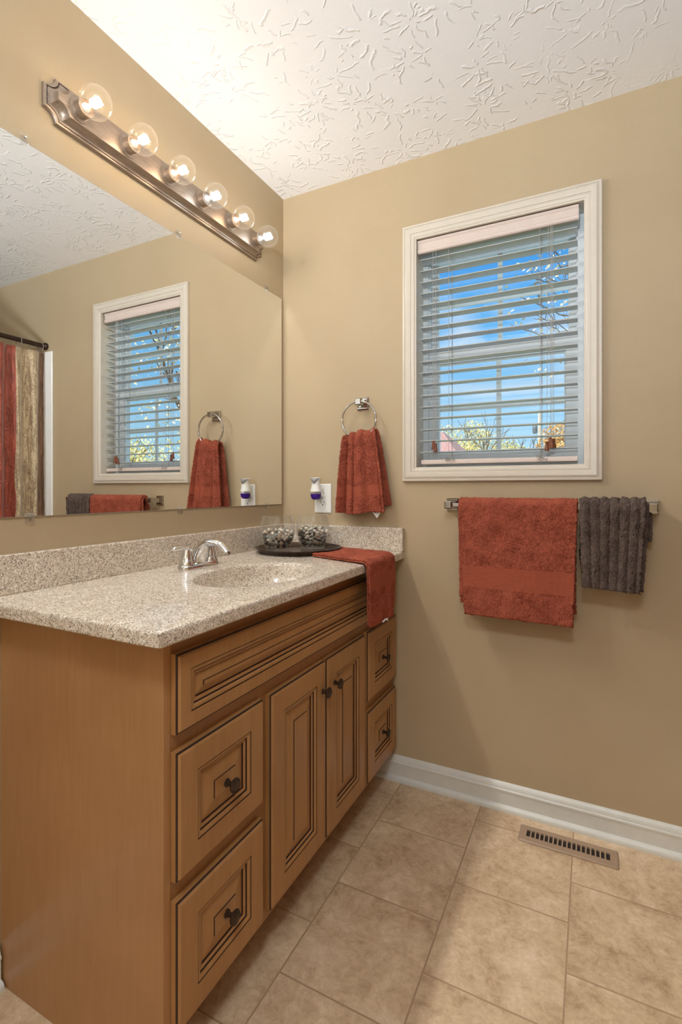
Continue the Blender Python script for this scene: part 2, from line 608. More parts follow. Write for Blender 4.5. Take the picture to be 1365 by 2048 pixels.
MAT['curtain'] = curtain_cloth()
MAT['frost'] = plain('frosted_glass', lin(240, 238, 232), 0.5)
MAT['tub'] = plain('white_acrylic', lin(236, 236, 234), 0.15, var=0.01)
MAT['door'] = plain('white_door_paint', lin(226, 222, 214), 0.4, var=0.02)
MAT['peb_white'] = plain('cream_stone', lin(226, 216, 200), 0.28, var=0.15, vscale=60)
MAT['peb_grey'] = plain('green_grey_stone', lin(132, 138, 130), 0.28, var=0.25, vscale=60)
MAT['peb_dark'] = plain('dark_brown_stone', lin(62, 50, 44), 0.25, var=0.3, vscale=60)
MAT['peb_tan'] = plain('tan_stone', lin(164, 132, 108), 0.28, var=0.2, vscale=60)
MAT['bark'] = plain('grey_bark', lin(92, 78, 66), 0.9, var=0.25, vscale=20)
MAT['bark_dark'] = plain('dark_bark', lin(58, 52, 48), 0.9, var=0.25, vscale=20)
MAT['leaf_y'] = plain('yellow_green_leaves', lin(206, 192, 128), 0.7, var=0.45, vscale=2.5)
MAT['leaf_g'] = plain('dull_green_leaves', lin(168, 168, 124), 0.7, var=0.45, vscale=2.5)
MAT['leaf_o'] = plain('orange_leaves', lin(208, 166, 104), 0.7, var=0.4, vscale=2.5)
MAT['leaf_w'] = plain('pale_dry_leaves', lin(210, 196, 160), 0.7, var=0.3, vscale=4)
MAT['shingle'] = plain('mauve_roof_shingle', lin(150, 112, 108), 0.9, var=0.25, vscale=9)
MAT['siding'] = plain('pale_house_siding', lin(206, 200, 190), 0.8)
MAT['pole'] = plain('weathered_pole_wood', lin(206, 188, 172), 0.9, var=0.2)
MAT['steel'] = plain('dark_grey_steel', lin(84, 90, 100), 0.5)
MAT['lawn'] = plain('dry_lawn', lin(128, 126, 84), 0.95, var=0.3, vscale=1.5)
MAT['sidewall'] = plain('exterior_siding', lin(200, 196, 188), 0.8)


def mirror_mat():
    m, nt, b = newmat('silvered_mirror')
    nt.nodes.remove(b)
    g = N(nt, 'ShaderNodeBsdfGlossy', {'Color': (0.90, 0.91, 0.90, 1), 'Roughness': 0.0})
    nt.links.new(g.outputs[0], nt.nodes['Material Output'].inputs['Surface'])
    return m


MAT['mirror'] = mirror_mat()
MAT['mirror_edge'] = plain('green_grey_glass_edge', lin(150, 152, 150), 0.2)

# ------------------------------------------------------------------ room shell
RX, RY, RZ = 2.43, -2.75, 2.44
T = 0.16
struct(MB().box(-T, RX + T, RY - T, T, -0.12, 0).build('floor', MAT['tile']), 'tan stone-look ceramic tile floor laid in staggered columns', 'floor')
struct(MB().box(-T, RX + T, RY - T, T, RZ, RZ + 0.2).build('ceiling', MAT['ceiling']), 'white ceiling with stomped brush texture', 'ceiling')
struct(MB().box(-T, 0, RY - T, T, 0, RZ).build('wall_left', MAT['wall']), 'tan painted wall behind the mirror', 'wall')
struct(MB().box(RX, RX + T, RY - T, T, 0, RZ).build('wall_right', MAT['wall']), 'tan painted wall beyond the bathtub', 'wall')
struct(MB().box(0, RX, RY - T, RY, 0, RZ).build('wall_back', MAT['wall']), 'tan painted wall with the entrance door', 'wall')
# far wall with the window opening
WX0, WX1, WZ0, WZ1 = 0.614, 1.212, 1.230, 2.126
mb = MB()
for (a, b_, c, d) in ((0, WX0, 0, RZ), (WX1, RX, 0, RZ), (WX0, WX1, 0, WZ0), (WX0, WX1, WZ1, RZ)):
    mb.box(a, b_, 0, T, c, d)
struct(mb.build('wall_far', MAT['wall']), 'tan painted wall with the window and towel bar', 'wall')
# partition closing the tub alcove
struct(MB().box(1.66, RX, -1.65, -1.535, 0, RZ).build('wall_partition', MAT['wall']), 'tan wall closing the end of the tub alcove', 'wall')

# baseboards
BP = [(0, 0), (0.027, 0), (0.027, 0.006), (0.0255, 0.012), (0.022, 0.0165), (0.015, 0.019), (0.0135, 0.020), (0.0135, 0.064), (0.0155, 0.066), (0.0155, 0.072), (0.0125, 0.075), (0.0118, 0.079), (0.0085, 0.086), (0.0045, 0.092), (0, 0.0945)]
struct(MB().extrude(BP, 0.452, 1.655, lambda t, d, z: (t, -d, z)).build('baseboard_far', MAT['base'], smooth=35), 'white moulded baseboard under the window', 'baseboard')
struct(MB().extrude(BP, RY, -1.196, lambda t, d, z: (d, t, z)).build('baseboard_left', MAT['base'], smooth=35), 'white baseboard left of the vanity cabinet', 'baseboard')
struct(MB().extrude(BP, 0.93, RX, lambda t, d, z: (t, RY + d, z)).build('baseboard_back', MAT['base'], smooth=35), 'white baseboard beside the entrance door', 'baseboard')

# entrance door behind the camera
mb = MB()
mb.box(0.10, 0.90, RY + 0.001, RY + 0.03, 0.005, 2.03)
for (z0, z1) in ((0.2, 0.95), (1.1, 1.88)):
    for x0 in (0.2, 0.53):
        t3 = lambda u, v, d: (u, RY + 0.03 + d, v)
        mb.loops([rect_loop(x0, x0 + 0.27, z0, z1, t3, i, d) for i, d in ((0, 0.0), (0.012, 0.006), (0.03, 0.001), (0.05, 0.006))], cap1=True)
dr = struct(mb.build('door_1', MAT['door']), 'white panelled entrance door', 'door')
mb = MB()
for (a, b_, c, d) in ((0.03, 0.095, 0, 2.10), (0.905, 0.97 - 0.04, 0, 2.10), (0.095, 0.905, 2.035, 2.10)):
    mb.box(a, b_, RY + 0.0005, RY + 0.02, c, d)
mb.build('door_casing', MAT['trim'], dr, bevel=0.003)
MB().lathe((0.84, RY + 0.03, 0.95), [(0.026, 0), (0.026, 0.006), (0.010, 0.01), (0.010, 0.03), (0.024, 0.04), (0.026, 0.052), (0.016, 0.062)], 'y').build('door_knob', MAT['nickel'], dr, smooth=40)

# unseen dome lamp added behind the camera, stands in for general room light
cl_ = thing('ceiling_fill_lamp', 'added fill lamp with a frosted dome on the ceiling behind the camera', 'fill lamp', (1.25, -2.15, RZ))
MB().lathe((1.25, -2.15, RZ), [(0.17, 0.0), (0.17, -0.02), (0.16, -0.025)], 'z', 48, cap0=True, cap1=True).build('fill_lamp_base', MAT['nickel'], cl_, smooth=40)
MB().lathe((1.25, -2.15, RZ - 0.025), [(0.155, 0.0), (0.15, -0.025), (0.125, -0.05), (0.08, -0.068), (0.02, -0.075)], 'z', 48, cap0=False).build('fill_lamp_shade', emit('fill_lamp_glow', lin(255, 246, 232), 2.0), cl_, smooth=60)
ld = bpy.data.lights.new('ceiling_fill_light', 'AREA')
ld.shape = 'DISK'
ld.size = 0.3
ld.energy = CEILING_FILL_POWER
ld.color = (0.80, 0.91, 1.0)
lo = bpy.data.objects.new('ceiling_fill_light', ld)
COL.objects.link(lo)
lo.parent = cl_
lo.location = (0, 0, -0.105)

# unseen bowl uplight added behind the camera to brighten ceiling and upper walls
SCX, SCY, SCZ = 1.18, RY + 0.16, 1.60
sc = thing('wall_fill_lamp', 'added fill lamp with a frosted bowl on the wall behind the camera', 'wall lamp', (SCX, RY, SCZ))
MB().lathe((SCX, RY, SCZ - 0.05), [(0.06, 0.001), (0.06, 0.012), (0.045, 0.02), (0.014, 0.026), (0.012, 0.10)], 'y', 28).build('bracket', MAT['nickel'], sc, smooth=40)
MB().lathe((SCX, SCY, SCZ - 0.09), [(0.012, 0.0), (0.05, 0.008), (0.09, 0.03), (0.118, 0.065), (0.128, 0.10), (0.124, 0.10), (0.114, 0.066), (0.087, 0.034), (0.048, 0.013), (0.0, 0.006)], 'z', 40, cap1=False).build('fill_lamp_shade', MAT['frost'], sc, smooth=50)
ld = bpy.data.lights.new('wall_fill_light', 'AREA')
ld.shape = 'DISK'
ld.size = 0.2
ld.energy = WALL_FILL_POWER
ld.color = (0.80, 0.91, 1.0)
ld.use_nodes = True
ln = ld.node_tree
fo = ln.nodes.new('ShaderNodeLightFalloff')
fo.inputs['Strength'].default_value = 1.0
ln.links.new(M_(ln, 'MULTIPLY', fo.outputs['Linear'], 0.8), ln.nodes['Emission'].inputs['Strength'])
lo = bpy.data.objects.new('wall_fill_light', ld)
COL.objects.link(lo)
lo.parent = sc
lo.location = (0, 0.16, 0.02)
lo.rotation_euler = (math.radians(180 - 28), 0, 0)

# ------------------------------------------------------------------ window
win = struct(MB().add and MB().box(WX0, WX0 + 0.004, 0.0, 0.1, WZ0, WZ1).build('window_1', MAT['trim']), 'double hung window with cream casing above the towel bar', 'window')
# jamb liner (window_1 is its left board, the rest follows)
mb = MB()
mb.box(WX1 - 0.004, WX1, 0, 0.1, WZ0, WZ1)
mb.box(WX0 + 0.004, WX1 - 0.004, 0, 0.1, WZ1 - 0.004, WZ1)
mb.box(WX0 + 0.004, WX1 - 0.004, 0, 0.1, WZ0, WZ0 + 0.004)
mb.build('jamb', MAT['trim'], win)
# casing
cx0, cx1, cz0, cz1 = 0.5655, 1.2615, 1.1785, 2.1745
t3 = lambda u, v, d: (u, -d, v)
prof = [(0, 0.0), (0, 0.013), (0.0025, 0.0165), (0.0095, 0.0175), (0.0105, 0.0150), (0.0115, 0.0165), (0.018, 0.0195), (0.026, 0.0190), (0.034, 0.0165), (0.0352, 0.0140), (0.0365, 0.0145), (0.043, 0.0140), (0.048, 0.0115), (0.0495, 0.0095), (0.0545, 0.0085), (0.0550, 0.0)]
mb = MB()
mb.loops([rect_loop(cx0, cx1, cz0, cz1, t3, i, d) for i, d in prof])
mb.build('casing', MAT['trim'], win, smooth=28)
# vinyl frame and sashes
FX0, FX1, FZ0, FZ1 = WX0 + 0.004, WX1 - 0.004, WZ0 + 0.004, WZ1 - 0.004
t3w = lambda u, v, d: (u, d, v)
mb = MB()
mb.loops([rect_loop(FX0, FX1, FZ0, FZ1, t3w, i, d) for i, d in ((0, 0.088), (0.022, 0.088), (0.022, 0.100), (0.027, 0.100), (0.027, 0.128), (0.034, 0.128), (0.034, 0.158), (0, 0.158))])
mb.build('vinyl_frame', MAT['vinyl'], win)


def sash(name, x0, x1, z0, z1, gx0, gx1, gz0, gz1, y0, y1, zm, mid):
    mb = MB()
    def L(a, b_, c, d, y):
        return [(a, y, c), (b_, y, c), (b_, y, d), (a, y, d)]
    e = 0.006
    mb.loops([L(x0, x1, z0, z1, y1), L(x0, x1, z0, z1, y0), L(gx0 - e, gx1 + e, gz0 - e, gz1 + e, y0), L(gx0 - e, gx1 + e, gz0 - e, gz1 + e, y0 + 0.006), L(gx0, gx1, gz0, gz1, y0 + 0.009), L(gx0, gx1, gz0, gz1, y1), L(x0, x1, z0, z1, y1)])
    s = mb.build(name, MAT['vinyl'], win)
    ym = (y0 + y1) / 2 + 0.002
    m = MB()
    m.box(mid - 0.009, mid + 0.009, ym - 0.003, ym + 0.003, gz0, gz1)
    m.box(gx0, mid - 0.009, ym - 0.003, ym + 0.003, zm - 0.009, zm + 0.009)
    m.box(mid + 0.009, gx1, ym - 0.003, ym + 0.003, zm - 0.009, zm + 0.009)
    m.build('grille', MAT['vinyl'], s)
    MB().box(gx0 - 0.004, gx1 + 0.004, ym - 0.007, ym - 0.005, gz0 - 0.004, gz1 + 0.004).build('glass_pane', MAT['glass'], s)
    return s


up = sash('upper_sash', FX0 + 0.022, FX1 - 0.022, 1.690, FZ1 - 0.012, 0.668, 1.153, 1.727, 2.066, 0.130, 0.154, 1.892, 0.911)
lw = sash('lower_sash', FX0 + 0.016, FX1 - 0.016, FZ0 + 0.014, 1.704, 0.680, 1.141, 1.294, 1.645, 0.098, 0.124, 1.469, 0.911)
mb = MB()
mb.box(0.885, 0.937, 0.094, 0.112, 1.704, 1.712)
mb.lathe((0.905, 0.103, 1.712), [(0.009, 0), (0.009, 0.006), (0.004, 0.008)], 'z', 16)
mb.box(0.903, 0.93, 0.099, 0.107, 1.713, 1.718)
mb.build('sash_lock', MAT['vinyl'], lw)

# blind
bl = thing('window_blind', 'white faux wood horizontal blind hung inside the window casing, slats open', 'window blind', (0.911, 0.04, 2.122))
BX0, BX1 = 0.626, 1.186
mb = MB()
pr = [(0.006, 2.066), (0.002, 2.070), (0.001, 2.078), (0.004, 2.082), (0.004, 2.104), (0.001, 2.108), (0.002, 2.116), (0.006, 2.118), (0.013, 2.118), (0.013, 2.066)]
mb.extrude(pr, 0.622, 1.190, lambda t, d, z: (t, d, z))
mb.build('valance', MAT['blind_cream'], bl, smooth=35)
mb = MB()
mb.box(BX0, BX1 + 0.006, 0.016, 0.066, 2.072, 2.112)
mb.build('headrail', MAT['blind'], bl, bevel=0.002)
for x in (0.624, 1.188):
    MB().box(x - 0.003, x + 0.003, 0.014, 0.068, 2.068, 2.118).build('bracket', MAT['blind'], bl)
slats = MB()
zs = [2.0455 - k * 0.0443 for k in range(18)]
for z in zs:
    sec = [(0.015, z - 0.0014), (0.027, z + 0.0003), (0.040, z + 0.0010), (0.053, z + 0.0003), (0.065, z - 0.0014), (0.065, z + 0.0012), (0.053, z + 0.0030), (0.040, z + 0.0037), (0.027, z + 0.0030), (0.015, z + 0.0012)]
    slats.extrude(sec, BX0, BX1, lambda t, d, q: (t, d, q))
slats.build('slats', MAT['blind'], bl, smooth=35)
mb = MB()
mb.extrude([(0.013, 1.246), (0.012, 1.254), (0.014, 1.262), (0.040, 1.2645), (0.066, 1.262), (0.067, 1.254), (0.066, 1.246), (0.040, 1.2445)], BX0 + 0.008, BX1, lambda t, d, q: (t, d, q))
mb.build('bottom_rail', MAT['blind_cream'], bl, smooth=35)
lad = MB()
for x in (0.742, 1.066):
    for y in (0.0135, 0.0665):
        lad.tube([(x, y, 2.074), (x + 0.001, y, 1.7), (x, y, 1.262)], 0.0008, 5)
    lad.tube([(x + 0.006, 0.040, 2.074), (x + 0.006, 0.040, 1.262)], 0.0009, 5)
    for z in zs:
        lad.tube([(x, 0.0135, z - 0.003), (x + 0.004, 0.04, z - 0.0015), (x, 0.0665, z - 0.003)], 0.0006, 4)
lad.build('ladder_cord', MAT['cord'], bl)
for x in (0.744, 1.070):
    mb = MB()
    rnd = random.Random(int(x * 1000))
    for k in range(4):
        pts = [(x, 0.012, 1.262)]
        for q in range(5):
            pts.append((x + rnd.uniform(-0.022, 0.026), 0.008 + rnd.uniform(-0.002, 0.003), 1.262 - rnd.uniform(-0.018, 0.022)))
        mb.tube(pts, 0.0007, 4)
    mb.build('loose_cord_end', MAT['cord'], bl)


def pull(x, z, y, dx=0.0):
    mb = MB()
    mb.tube([(x - dx, y + 0.006, 2.074), (x - dx * 0.5, y, 1.8), (x, y, z + 0.03)], 0.0008, 5)
    c = mb.build('pull_cord', MAT['cord'], bl)
    t = MB().lathe((x, y, z), [(0.0075, 0.0), (0.0082, 0.003), (0.0066, 0.012), (0.0048, 0.024), (0.0058, 0.028), (0.0056, 0.031), (0.003, 0.033)], 'z', 14)
    t.build('tassel', MAT['tassel'], c, smooth=40)


pull(0.684, 1.302, 0.008, 0.004)
pull(0.693, 1.292, 0.004, 0.0)
pull(1.090, 1.283, 0.008, -0.004)
pull(1.101, 1.296, 0.008, 0.0)
pull(1.107, 1.290, 0.002, 0.002)
pull(1.112, 1.292, 0.009, 0.004)

# ------------------------------------------------------------------ outdoors
rng = random.Random(5)
struct(MB().box(-120, 120, 3.0, 160, -0.8, -0.7).build('lawn_ground', MAT['lawn']), 'dry lawn stretching out beyond the window', 'lawn')


def polar(az, d, org=(CAM.x, CAM.y)):
    a = math.radians(az)
    return org[0] + d * math.sin(a), org[1] + d * math.cos(a)


def leaves(blobs, n, size, r):
    mb = MB()
    tot = sum(b[3] * b[4] * b[5] for b in blobs)
    for (x, y, z, rx, ry, rz) in blobs:
        for _ in range(int(n * rx * ry * rz / tot)):
            while True:
                p = Vector((r.uniform(-1, 1), r.uniform(-1, 1), r.uniform(-1, 1)))
                if 0.2 < p.length < 1:
                    break
            c = Vector((x + p.x * rx, y + p.y * ry, z + p.z * rz))
            u = Vector((r.gauss(0, 1), r.gauss(0, 1), r.gauss(0, 1))).normalized()
            v = u.orthogonal().normalized()
            s_ = size * r.uniform(0.6, 1.3)
            w_ = u.cross(v)
            mb.add([c - v * s_, c + w_ * s_ * 0.5, c + v * s_, c - w_ * s_ * 0.5], [(0, 1, 2, 3)])
    return mb


def branches(mb, p, d, L, r, depth, rn, spread=0.55, up=0.15):
    p = Vector(p)
    d = Vector(d).normalized()
    pts = [p]
    for k in range(3):
        d = (d + Vector((rn.gauss(0, 0.13), rn.gauss(0, 0.13), rn.gauss(0, 0.1) + up * 0.2))).normalized()
        pts.append(pts[-1] + d * L / 3)
    mb.tube(pts, [r, r * 0.9, r * 0.8, r * 0.68], 6)
    if depth == 0:
        return
    for k in range(rn.choice((2, 3, 3))):
        nd = (d + Vector((rn.gauss(0, spread), rn.gauss(0, spread), rn.gauss(0, spread * 0.7) + up))).normalized()
        st = pts[rn.choice((2, 3, 3))]
        branches(mb, st, nd, L * rn.uniform(0.6, 0.85), r * rn.uniform(0.5, 0.68), depth - 1, rn, spread, up)


def tree(az, dist, top, width, leafm, barkm, label, seed, org=(CAM.x, CAM.y), n=2600, size=0.16, nb=9, low=0.3):
    r = random.Random(seed)
    x, y = polar(az, dist, org)
    t = thing('tree', label, 'tree', (x, y, -0.7), 'trees beyond the window')
    H = top + 0.7
    mb = MB()
    branches(mb, (x, y, -0.7), (0.03, 0, 1), H * 0.36, 0.013 * H + 0.05, 4, r, 0.5, 0.35)
    mb.build('trunk', barkm, t, smooth=60)
    blobs = []
    for k in range(nb):
        a = r.uniform(0, 6.28)
        q = r.uniform(0.1, 0.75) * width / 2
        zz = -0.7 + H * r.uniform(low + 0.12, 0.86)
        s_ = width * r.uniform(0.13, 0.24)
        blobs.append((x + q * math.cos(a), y + q * math.sin(a), zz, s_, s_, min(s_ * 0.8, top - zz)))
    if n:
        leaves(blobs, n, size, r).build('foliage', leafm, t)
    return t


tree(-11.4, 35, 6.2, 6.0, MAT['leaf_y'], MAT['bark'], 'yellow-green leafy tree behind the mauve roof, left half of the window', 1, n=9000, size=0.085, nb=16, low=0.25)
tree(-7.2, 47, 5.6, 5.0, MAT['leaf_g'], MAT['bark'], 'low dull green tree in front of the utility pole, right half of the window', 2, n=6000, size=0.10, nb=12, low=0.1)
tree(-3.6, 34, 5.6, 4.2, MAT['leaf_o'], MAT['bark'], 'orange autumn tree right of the utility pole', 3, n=5000, size=0.09, nb=10, low=0.1)
tree(-9.0, 60, 6.5, 9.0, MAT['leaf_g'], MAT['bark'], 'distant green tree between the yellow-green tree and the pole', 6, n=5000, size=0.16, low=0.1)
MIR = (-CAM.x + 0.006, CAM.y)
tree(50.0, 30, 4.4, 9.5, MAT['leaf_y'], MAT['bark'], 'wide yellow-green tree seen in the mirror window, behind the bare tree', 11, MIR, 8000, 0.09, 15, 0.12)
tree(46.4, 13.5, 6.6, 5.0, MAT['leaf_w'], MAT['bark_dark'], 'nearly bare dark-trunked tree seen in the mirror window', 12, MIR, 500, 0.05, 8, 0.3)
tree(43.2, 9.5, 4.6, 2.6, MAT['leaf_w'], MAT['bark'], 'pale dry-leaved tree at the right side of the mirror window', 13, MIR, 700, 0.04, 6, 0.45)
# tree close to the window on the right whose sparse twigs reach into the upper panes
xx, yy = polar(1.2, 9.5)
t = thing('tree', 'sparse tree whose leafy twigs show in the upper right window panes', 'tree', (xx, yy, -0.7), 'trees beyond the window')
r = random.Random(21)
mb = MB()
mb.tube([(xx, yy, -0.7), (xx + 0.1, yy, 2.0), (xx, yy, 5.0)], [0.2, 0.16, 0.1], 8)
for k in range(10):
    branches(mb, (xx, yy, 3.4 + k * 0.28), (-1.0, r.uniform(-0.5, 0.5), r.uniform(0.0, 0.5)), 0.75, 0.016, 2, r, 0.5, 0.1)
mb.build('trunk', MAT['bark'], t, smooth=60)
leaves([(xx - 1.0, yy, 4.6, 0.75, 0.6, 0.7), (xx - 0.8, yy, 5.6, 0.9, 0.6, 0.6), (xx - 0.9, yy, 3.6, 0.4, 0.4, 0.5)], 260, 0.045, r).build('foliage', MAT['leaf_w'], t)

# neighbouring house with the mauve roof
hx, hy = polar(-16.4, 28)
ho = thing('neighbour_house', 'neighbouring house whose mauve shingle roof shows at the lower left of the window', 'house', (hx, hy, -0.7))
MB().box(hx - 3.4, hx + 2.1, hy - 2, hy + 4, -0.7, 2.1).build('house_wall', MAT['siding'], ho)
mb = MB()
mb.loops([[(hx - 3.8, hy - 2.4, 2.1), (hx + 2.5, hy - 2.4, 2.1), (hx + 2.5, hy + 4.4, 2.1), (hx - 3.8, hy + 4.4, 2.1)], [(hx - 2.4, hy + 0.8, 4.35), (hx + 0.4, hy + 0.8, 4.35), (hx + 0.4, hy + 1.2, 4.35), (hx - 2.4, hy + 1.2, 4.35)]], cap0=True, cap1=True)
mb.build('roof', MAT['shingle'], ho)

# utility pole
ux, uy = polar(-5.0, 52)
po = thing('utility_pole', 'wooden utility pole with a transformer can, seen through the lower right pane', 'utility pole', (ux, uy, -0.7))
MB().tube([(ux, uy, -0.7), (ux, uy, 8.6)], [0.2, 0.14], 12).build('pole', MAT['pole'], po, smooth=60)
MB().lathe((ux - 0.42, uy - 0.2, 6.5), [(0.1, 0), (0.2, 0.04), (0.22, 0.08), (0.22, 0.78), (0.18, 0.84), (0.06, 0.88)], 'z', 16).build('transformer', MAT['steel'], po, smooth=40)
mb = MB()
mb.box(ux - 0.3, ux, uy - 0.16, uy - 0.06, 6.8, 6.95)
mb.build('pole_bracket', MAT['pole'], po)

# ------------------------------------------------------------------ vanity cabinet
VC = (0.26, -0.595, 0)
vc = thing('vanity_cabinet', 'glazed maple bathroom vanity cabinet with raised panel doors and drawers', 'vanity cabinet', VC)
MB().box(0.002, 0.519, -1.1915, -1.173, 0.0, 0.8735).build('side_panel', MAT['maple_panel'], vc, bevel=0.0015)
MB().box(0.002, 0.500, -0.022, -0.004, 0.10, 0.8735).build('side_panel', MAT['maple_panel'], vc)
mb = MB()
mb.box(0.500, 0.519, -1.173, -0.004, 0.10, 0.8735)
mb.build('face_frame', MAT['maple_frame'], vc)
MB().box(0.436, 0.450, -1.173, -0.028, 0.0, 0.10).build('toe_kick', MAT['maple_frame'], vc)
MB().box(0.004, 0.500, -1.173, -0.022, 0.10, 0.115).build('cabinet_floor', MAT['maple_frame'], vc)

FXP = 0.519


def front(name, y0, y1, z0, z1, frame, bev, parent=None):
    """raised panel front: outward is +x"""
    t3 = lambda u, v, d: (FXP + d, u, v)
    A, B = 0, 1
    prof = [(0, 0.0, A), (0, 0.0125, A), (0.0016, 0.0142, B), (0.0038, 0.0148, B), (0.0065, 0.0195, A), (0.009, 0.0200, A),
            (frame, 0.0200, A), (frame + 0.0004, 0.0180, B), (frame + 0.0021, 0.0180, B), (frame + 0.0026, 0.0196, A), (frame + 0.0075, 0.0185, A), (frame + 0.0105, 0.0160, A),
            (frame + 0.0110, 0.0135, B), (frame + 0.0130, 0.0135, B), (frame + 0.0190, 0.0115, A), (frame + 0.0194, 0.0088, B), (frame + 0.0212, 0.0088, B),
            (frame + 0.0212 + bev, 0.0150, A), (frame + 0.0214 + bev, 0.0150, B), (frame + 0.0222 + bev, 0.0172, B)]
    mb = MB()
    L = [rect_loop(y0, y1, z0, z1, t3, i, d) for i, d, _ in prof]
    mb.loops(L, mis=[p[2] for p in prof[1:]])
    o = len(mb.v)
    mb.v += L[-1]
    mb.f.append([o, o + 1, o + 2, o + 3])
    mb.m.append(0)
    # mitre seams of the mouldings
    return mb.build(name, [MAT['maple'], MAT['glaze']], vc)


def knob(parent, y, z):
    MB().lathe((FXP, y, z), [(0.0085, 0.0150), (0.0085, 0.0200), (0.0055, 0.0225), (0.005, 0.031), (0.0065, 0.034), (0.0135, 0.036), (0.0155, 0.0385), (0.0155, 0.041), (0.0130, 0.0435), (0.0120, 0.0425), (0.0105, 0.0432), (0.0095, 0.0445), (0.004, 0.0455)], 'x', 28).build('knob', MAT['dark_bronze'], parent, smooth=30)


front('false_front', -1.173, -0.006, 0.686, 0.838, 0.034, 0.016)
UZ = (0.408, 0.652)
LZ = (0.124, 0.370)
for (a, b_) in ((-1.173, -0.898), (-0.282, -0.006)):
    for (z0, z1) in (UZ, LZ):
        d = front('drawer_front', a, b_, z0, z1, 0.052, 0.030)
        knob(d, (a + b_) / 2 + (0.004 if a < -1 else 0.0), (z0 + z1) / 2 + (0.0 if z0 < 0.3 else -0.005))
d1 = front('door', -0.868, -0.591, 0.126, 0.650, 0.056, 0.028)
knob(d1, -0.612, 0.567)
d2 = front('door', -0.584, -0.307, 0.126, 0.650, 0.056, 0.028)
knob(d2, -0.538, 0.567)

# ------------------------------------------------------------------ countertop with integral bowl
CT, CB = 0.9035, 0.8740
ct = thing('countertop', 'speckled beige granite-look vanity top with integral oval sink', 'countertop', (0.28, -0.62, CB))
SX, SY, SA, SB = 0.354, -0.672, 0.150, 0.214      # bowl centre, half width in x, half length in y
x0, x1, y0, y1 = 0.001, 0.5685, -1.248, -0.001
corn = [math.atan2(cy - SY, cx - SX) for cx in (x0, x1) for cy in (y0, y1)]
angs = sorted(set([round(2 * PI * k / 96 - PI, 6) for k in range(96)] + [round(a, 6) for a in corn]))


def rect_pt(a, ins, z, rc=0.0):
    dx, dy = math.cos(a), math.sin(a)
    ts = []
    if dx > 1e-9:
        ts.append((x1 - ins - SX) / dx)
    if dx < -1e-9:
        ts.append((x0 - SX) / dx)
    if dy > 1e-9:
        ts.append((y1 - SY) / dy)
    if dy < -1e-9:
        ts.append((y0 + ins - SY) / dy)
    t = min(ts)
    return (SX + dx * t, SY + dy * t, z)


def ell(a, s_, z, sa=SA, sb=SB, shift=0.0):
    # angle by direction, so that the loops line up with the rectangle
    r_ = 1.0 / math.sqrt((math.cos(a) / sa) ** 2 + (math.sin(a) / sb) ** 2)
    return (SX + shift + math.cos(a) * r_ * s_, SY + math.sin(a) * r_ * s_, z)


mb = MB()
L = []
L.append([rect_pt(a, 0.012, CB) for a in angs])
L.append([rect_pt(a, 0.003, CB) for a in angs])
L.append([rect_pt(a, 0.0, CB + 0.003) for a in angs])
L.append([rect_pt(a, 0.0, CT - 0.007) for a in angs])
L.append([rect_pt(a, 0.0008, CT - 0.0035) for a in angs])
L.append([rect_pt(a, 0.0030, CT - 0.0010) for a in angs])
L.append([rect_pt(a, 0.0065, CT) for a in angs])
L.append([ell(a, 1.12, CT) for a in angs])
L.append([ell(a, 1.05, CT - 0.0008) for a in angs])
L.append([ell(a, 1.012, CT - 0.0022) for a in angs])
for s_, dz, sh in ((1.0, -0.0050, 0), (0.990, -0.0100, 0), (0.980, -0.0180, 0), (0.960, -0.034, -0.001), (0.915, -0.060, -0.003), (0.80, -0.090, -0.006), (0.62, -0.115, -0.010), (0.40, -0.127, -0.012), (0.2, -0.132, -0.014), (0.10, -0.134, -0.014)):
    L.append([ell(a, s_, CT + dz, shift=sh) for a in angs])
# underside of the bowl
for s_, dz, sh in ((0.10, -0.146, -0.014), (0.62, -0.128, -0.010), (0.90, -0.085, -0.003), (1.03, CB - CT - 0.006, 0)):
    L.append([ell(a, s_, CT + dz, shift=sh) for a in angs])
L.append([rect_pt(a, 0.012, CB) for a in angs])
mb.loops(L)
mb.build('top_with_basin', MAT['granite'], ct, smooth=35)
mb = MB()
mb.box(0.001, 0.021, -1.248, -0.0215, CT - 0.0005, 0.9967)
mb.build('backsplash', MAT['granite'], ct, bevel=0.003)
mb = MB()
mb.box(0.001, 0.5685, -0.0215, -0.001, CT - 0.0005, 0.9967)
mb.build('side_splash', MAT['granite'], ct, bevel=0.003)
MB().lathe((SX - 0.014, SY, CT - 0.1335), [(0.0, -0.001), (0.021, 0.0), (0.021, 0.0025), (0.016, 0.0035), (0.012, 0.0015), (0.0, 0.002)], 'z', 24, cap0=False, cap1=False).build('drain', MAT['chrome'], ct, smooth=40)

# faucet
FXC, FYC = 0.122, -0.668
fa = thing('faucet', 'chrome two handle centerset faucet at the back of the sink', 'faucet', (FXC, FYC, CT))
mb = MB()
stad = lambda s_, z: [(FXC + 0.027 * s_ * math.cos(a), FYC + (0.052 if math.sin(a) > 0 else -0.052) + 0.027 * s_ * math.sin(a), z) for a in [2 * PI * (k + 0.5) / 40 for k in range(40)]]
mb.loops([stad(1.0, CT), stad(1.0, CT + 0.008), stad(0.93, CT + 0.013), stad(0.80, CT + 0.016)], cap0=True, cap1=True)
mb.build('base_plate', MAT['chrome'], fa, smooth=45)
mb = MB()
path = [(-0.004, 0.006), (-0.003, 0.020), (0.002, 0.036), (0.010, 0.052), (0.022, 0.067), (0.038, 0.077), (0.057, 0.081), (0.077, 0.079), (0.095, 0.071), (0.109, 0.060), (0.116, 0.052)]
rad = [0.030, 0.0275, 0.0245, 0.0215, 0.0192, 0.0176, 0.0166, 0.0156, 0.0146, 0.0134, 0.0120]
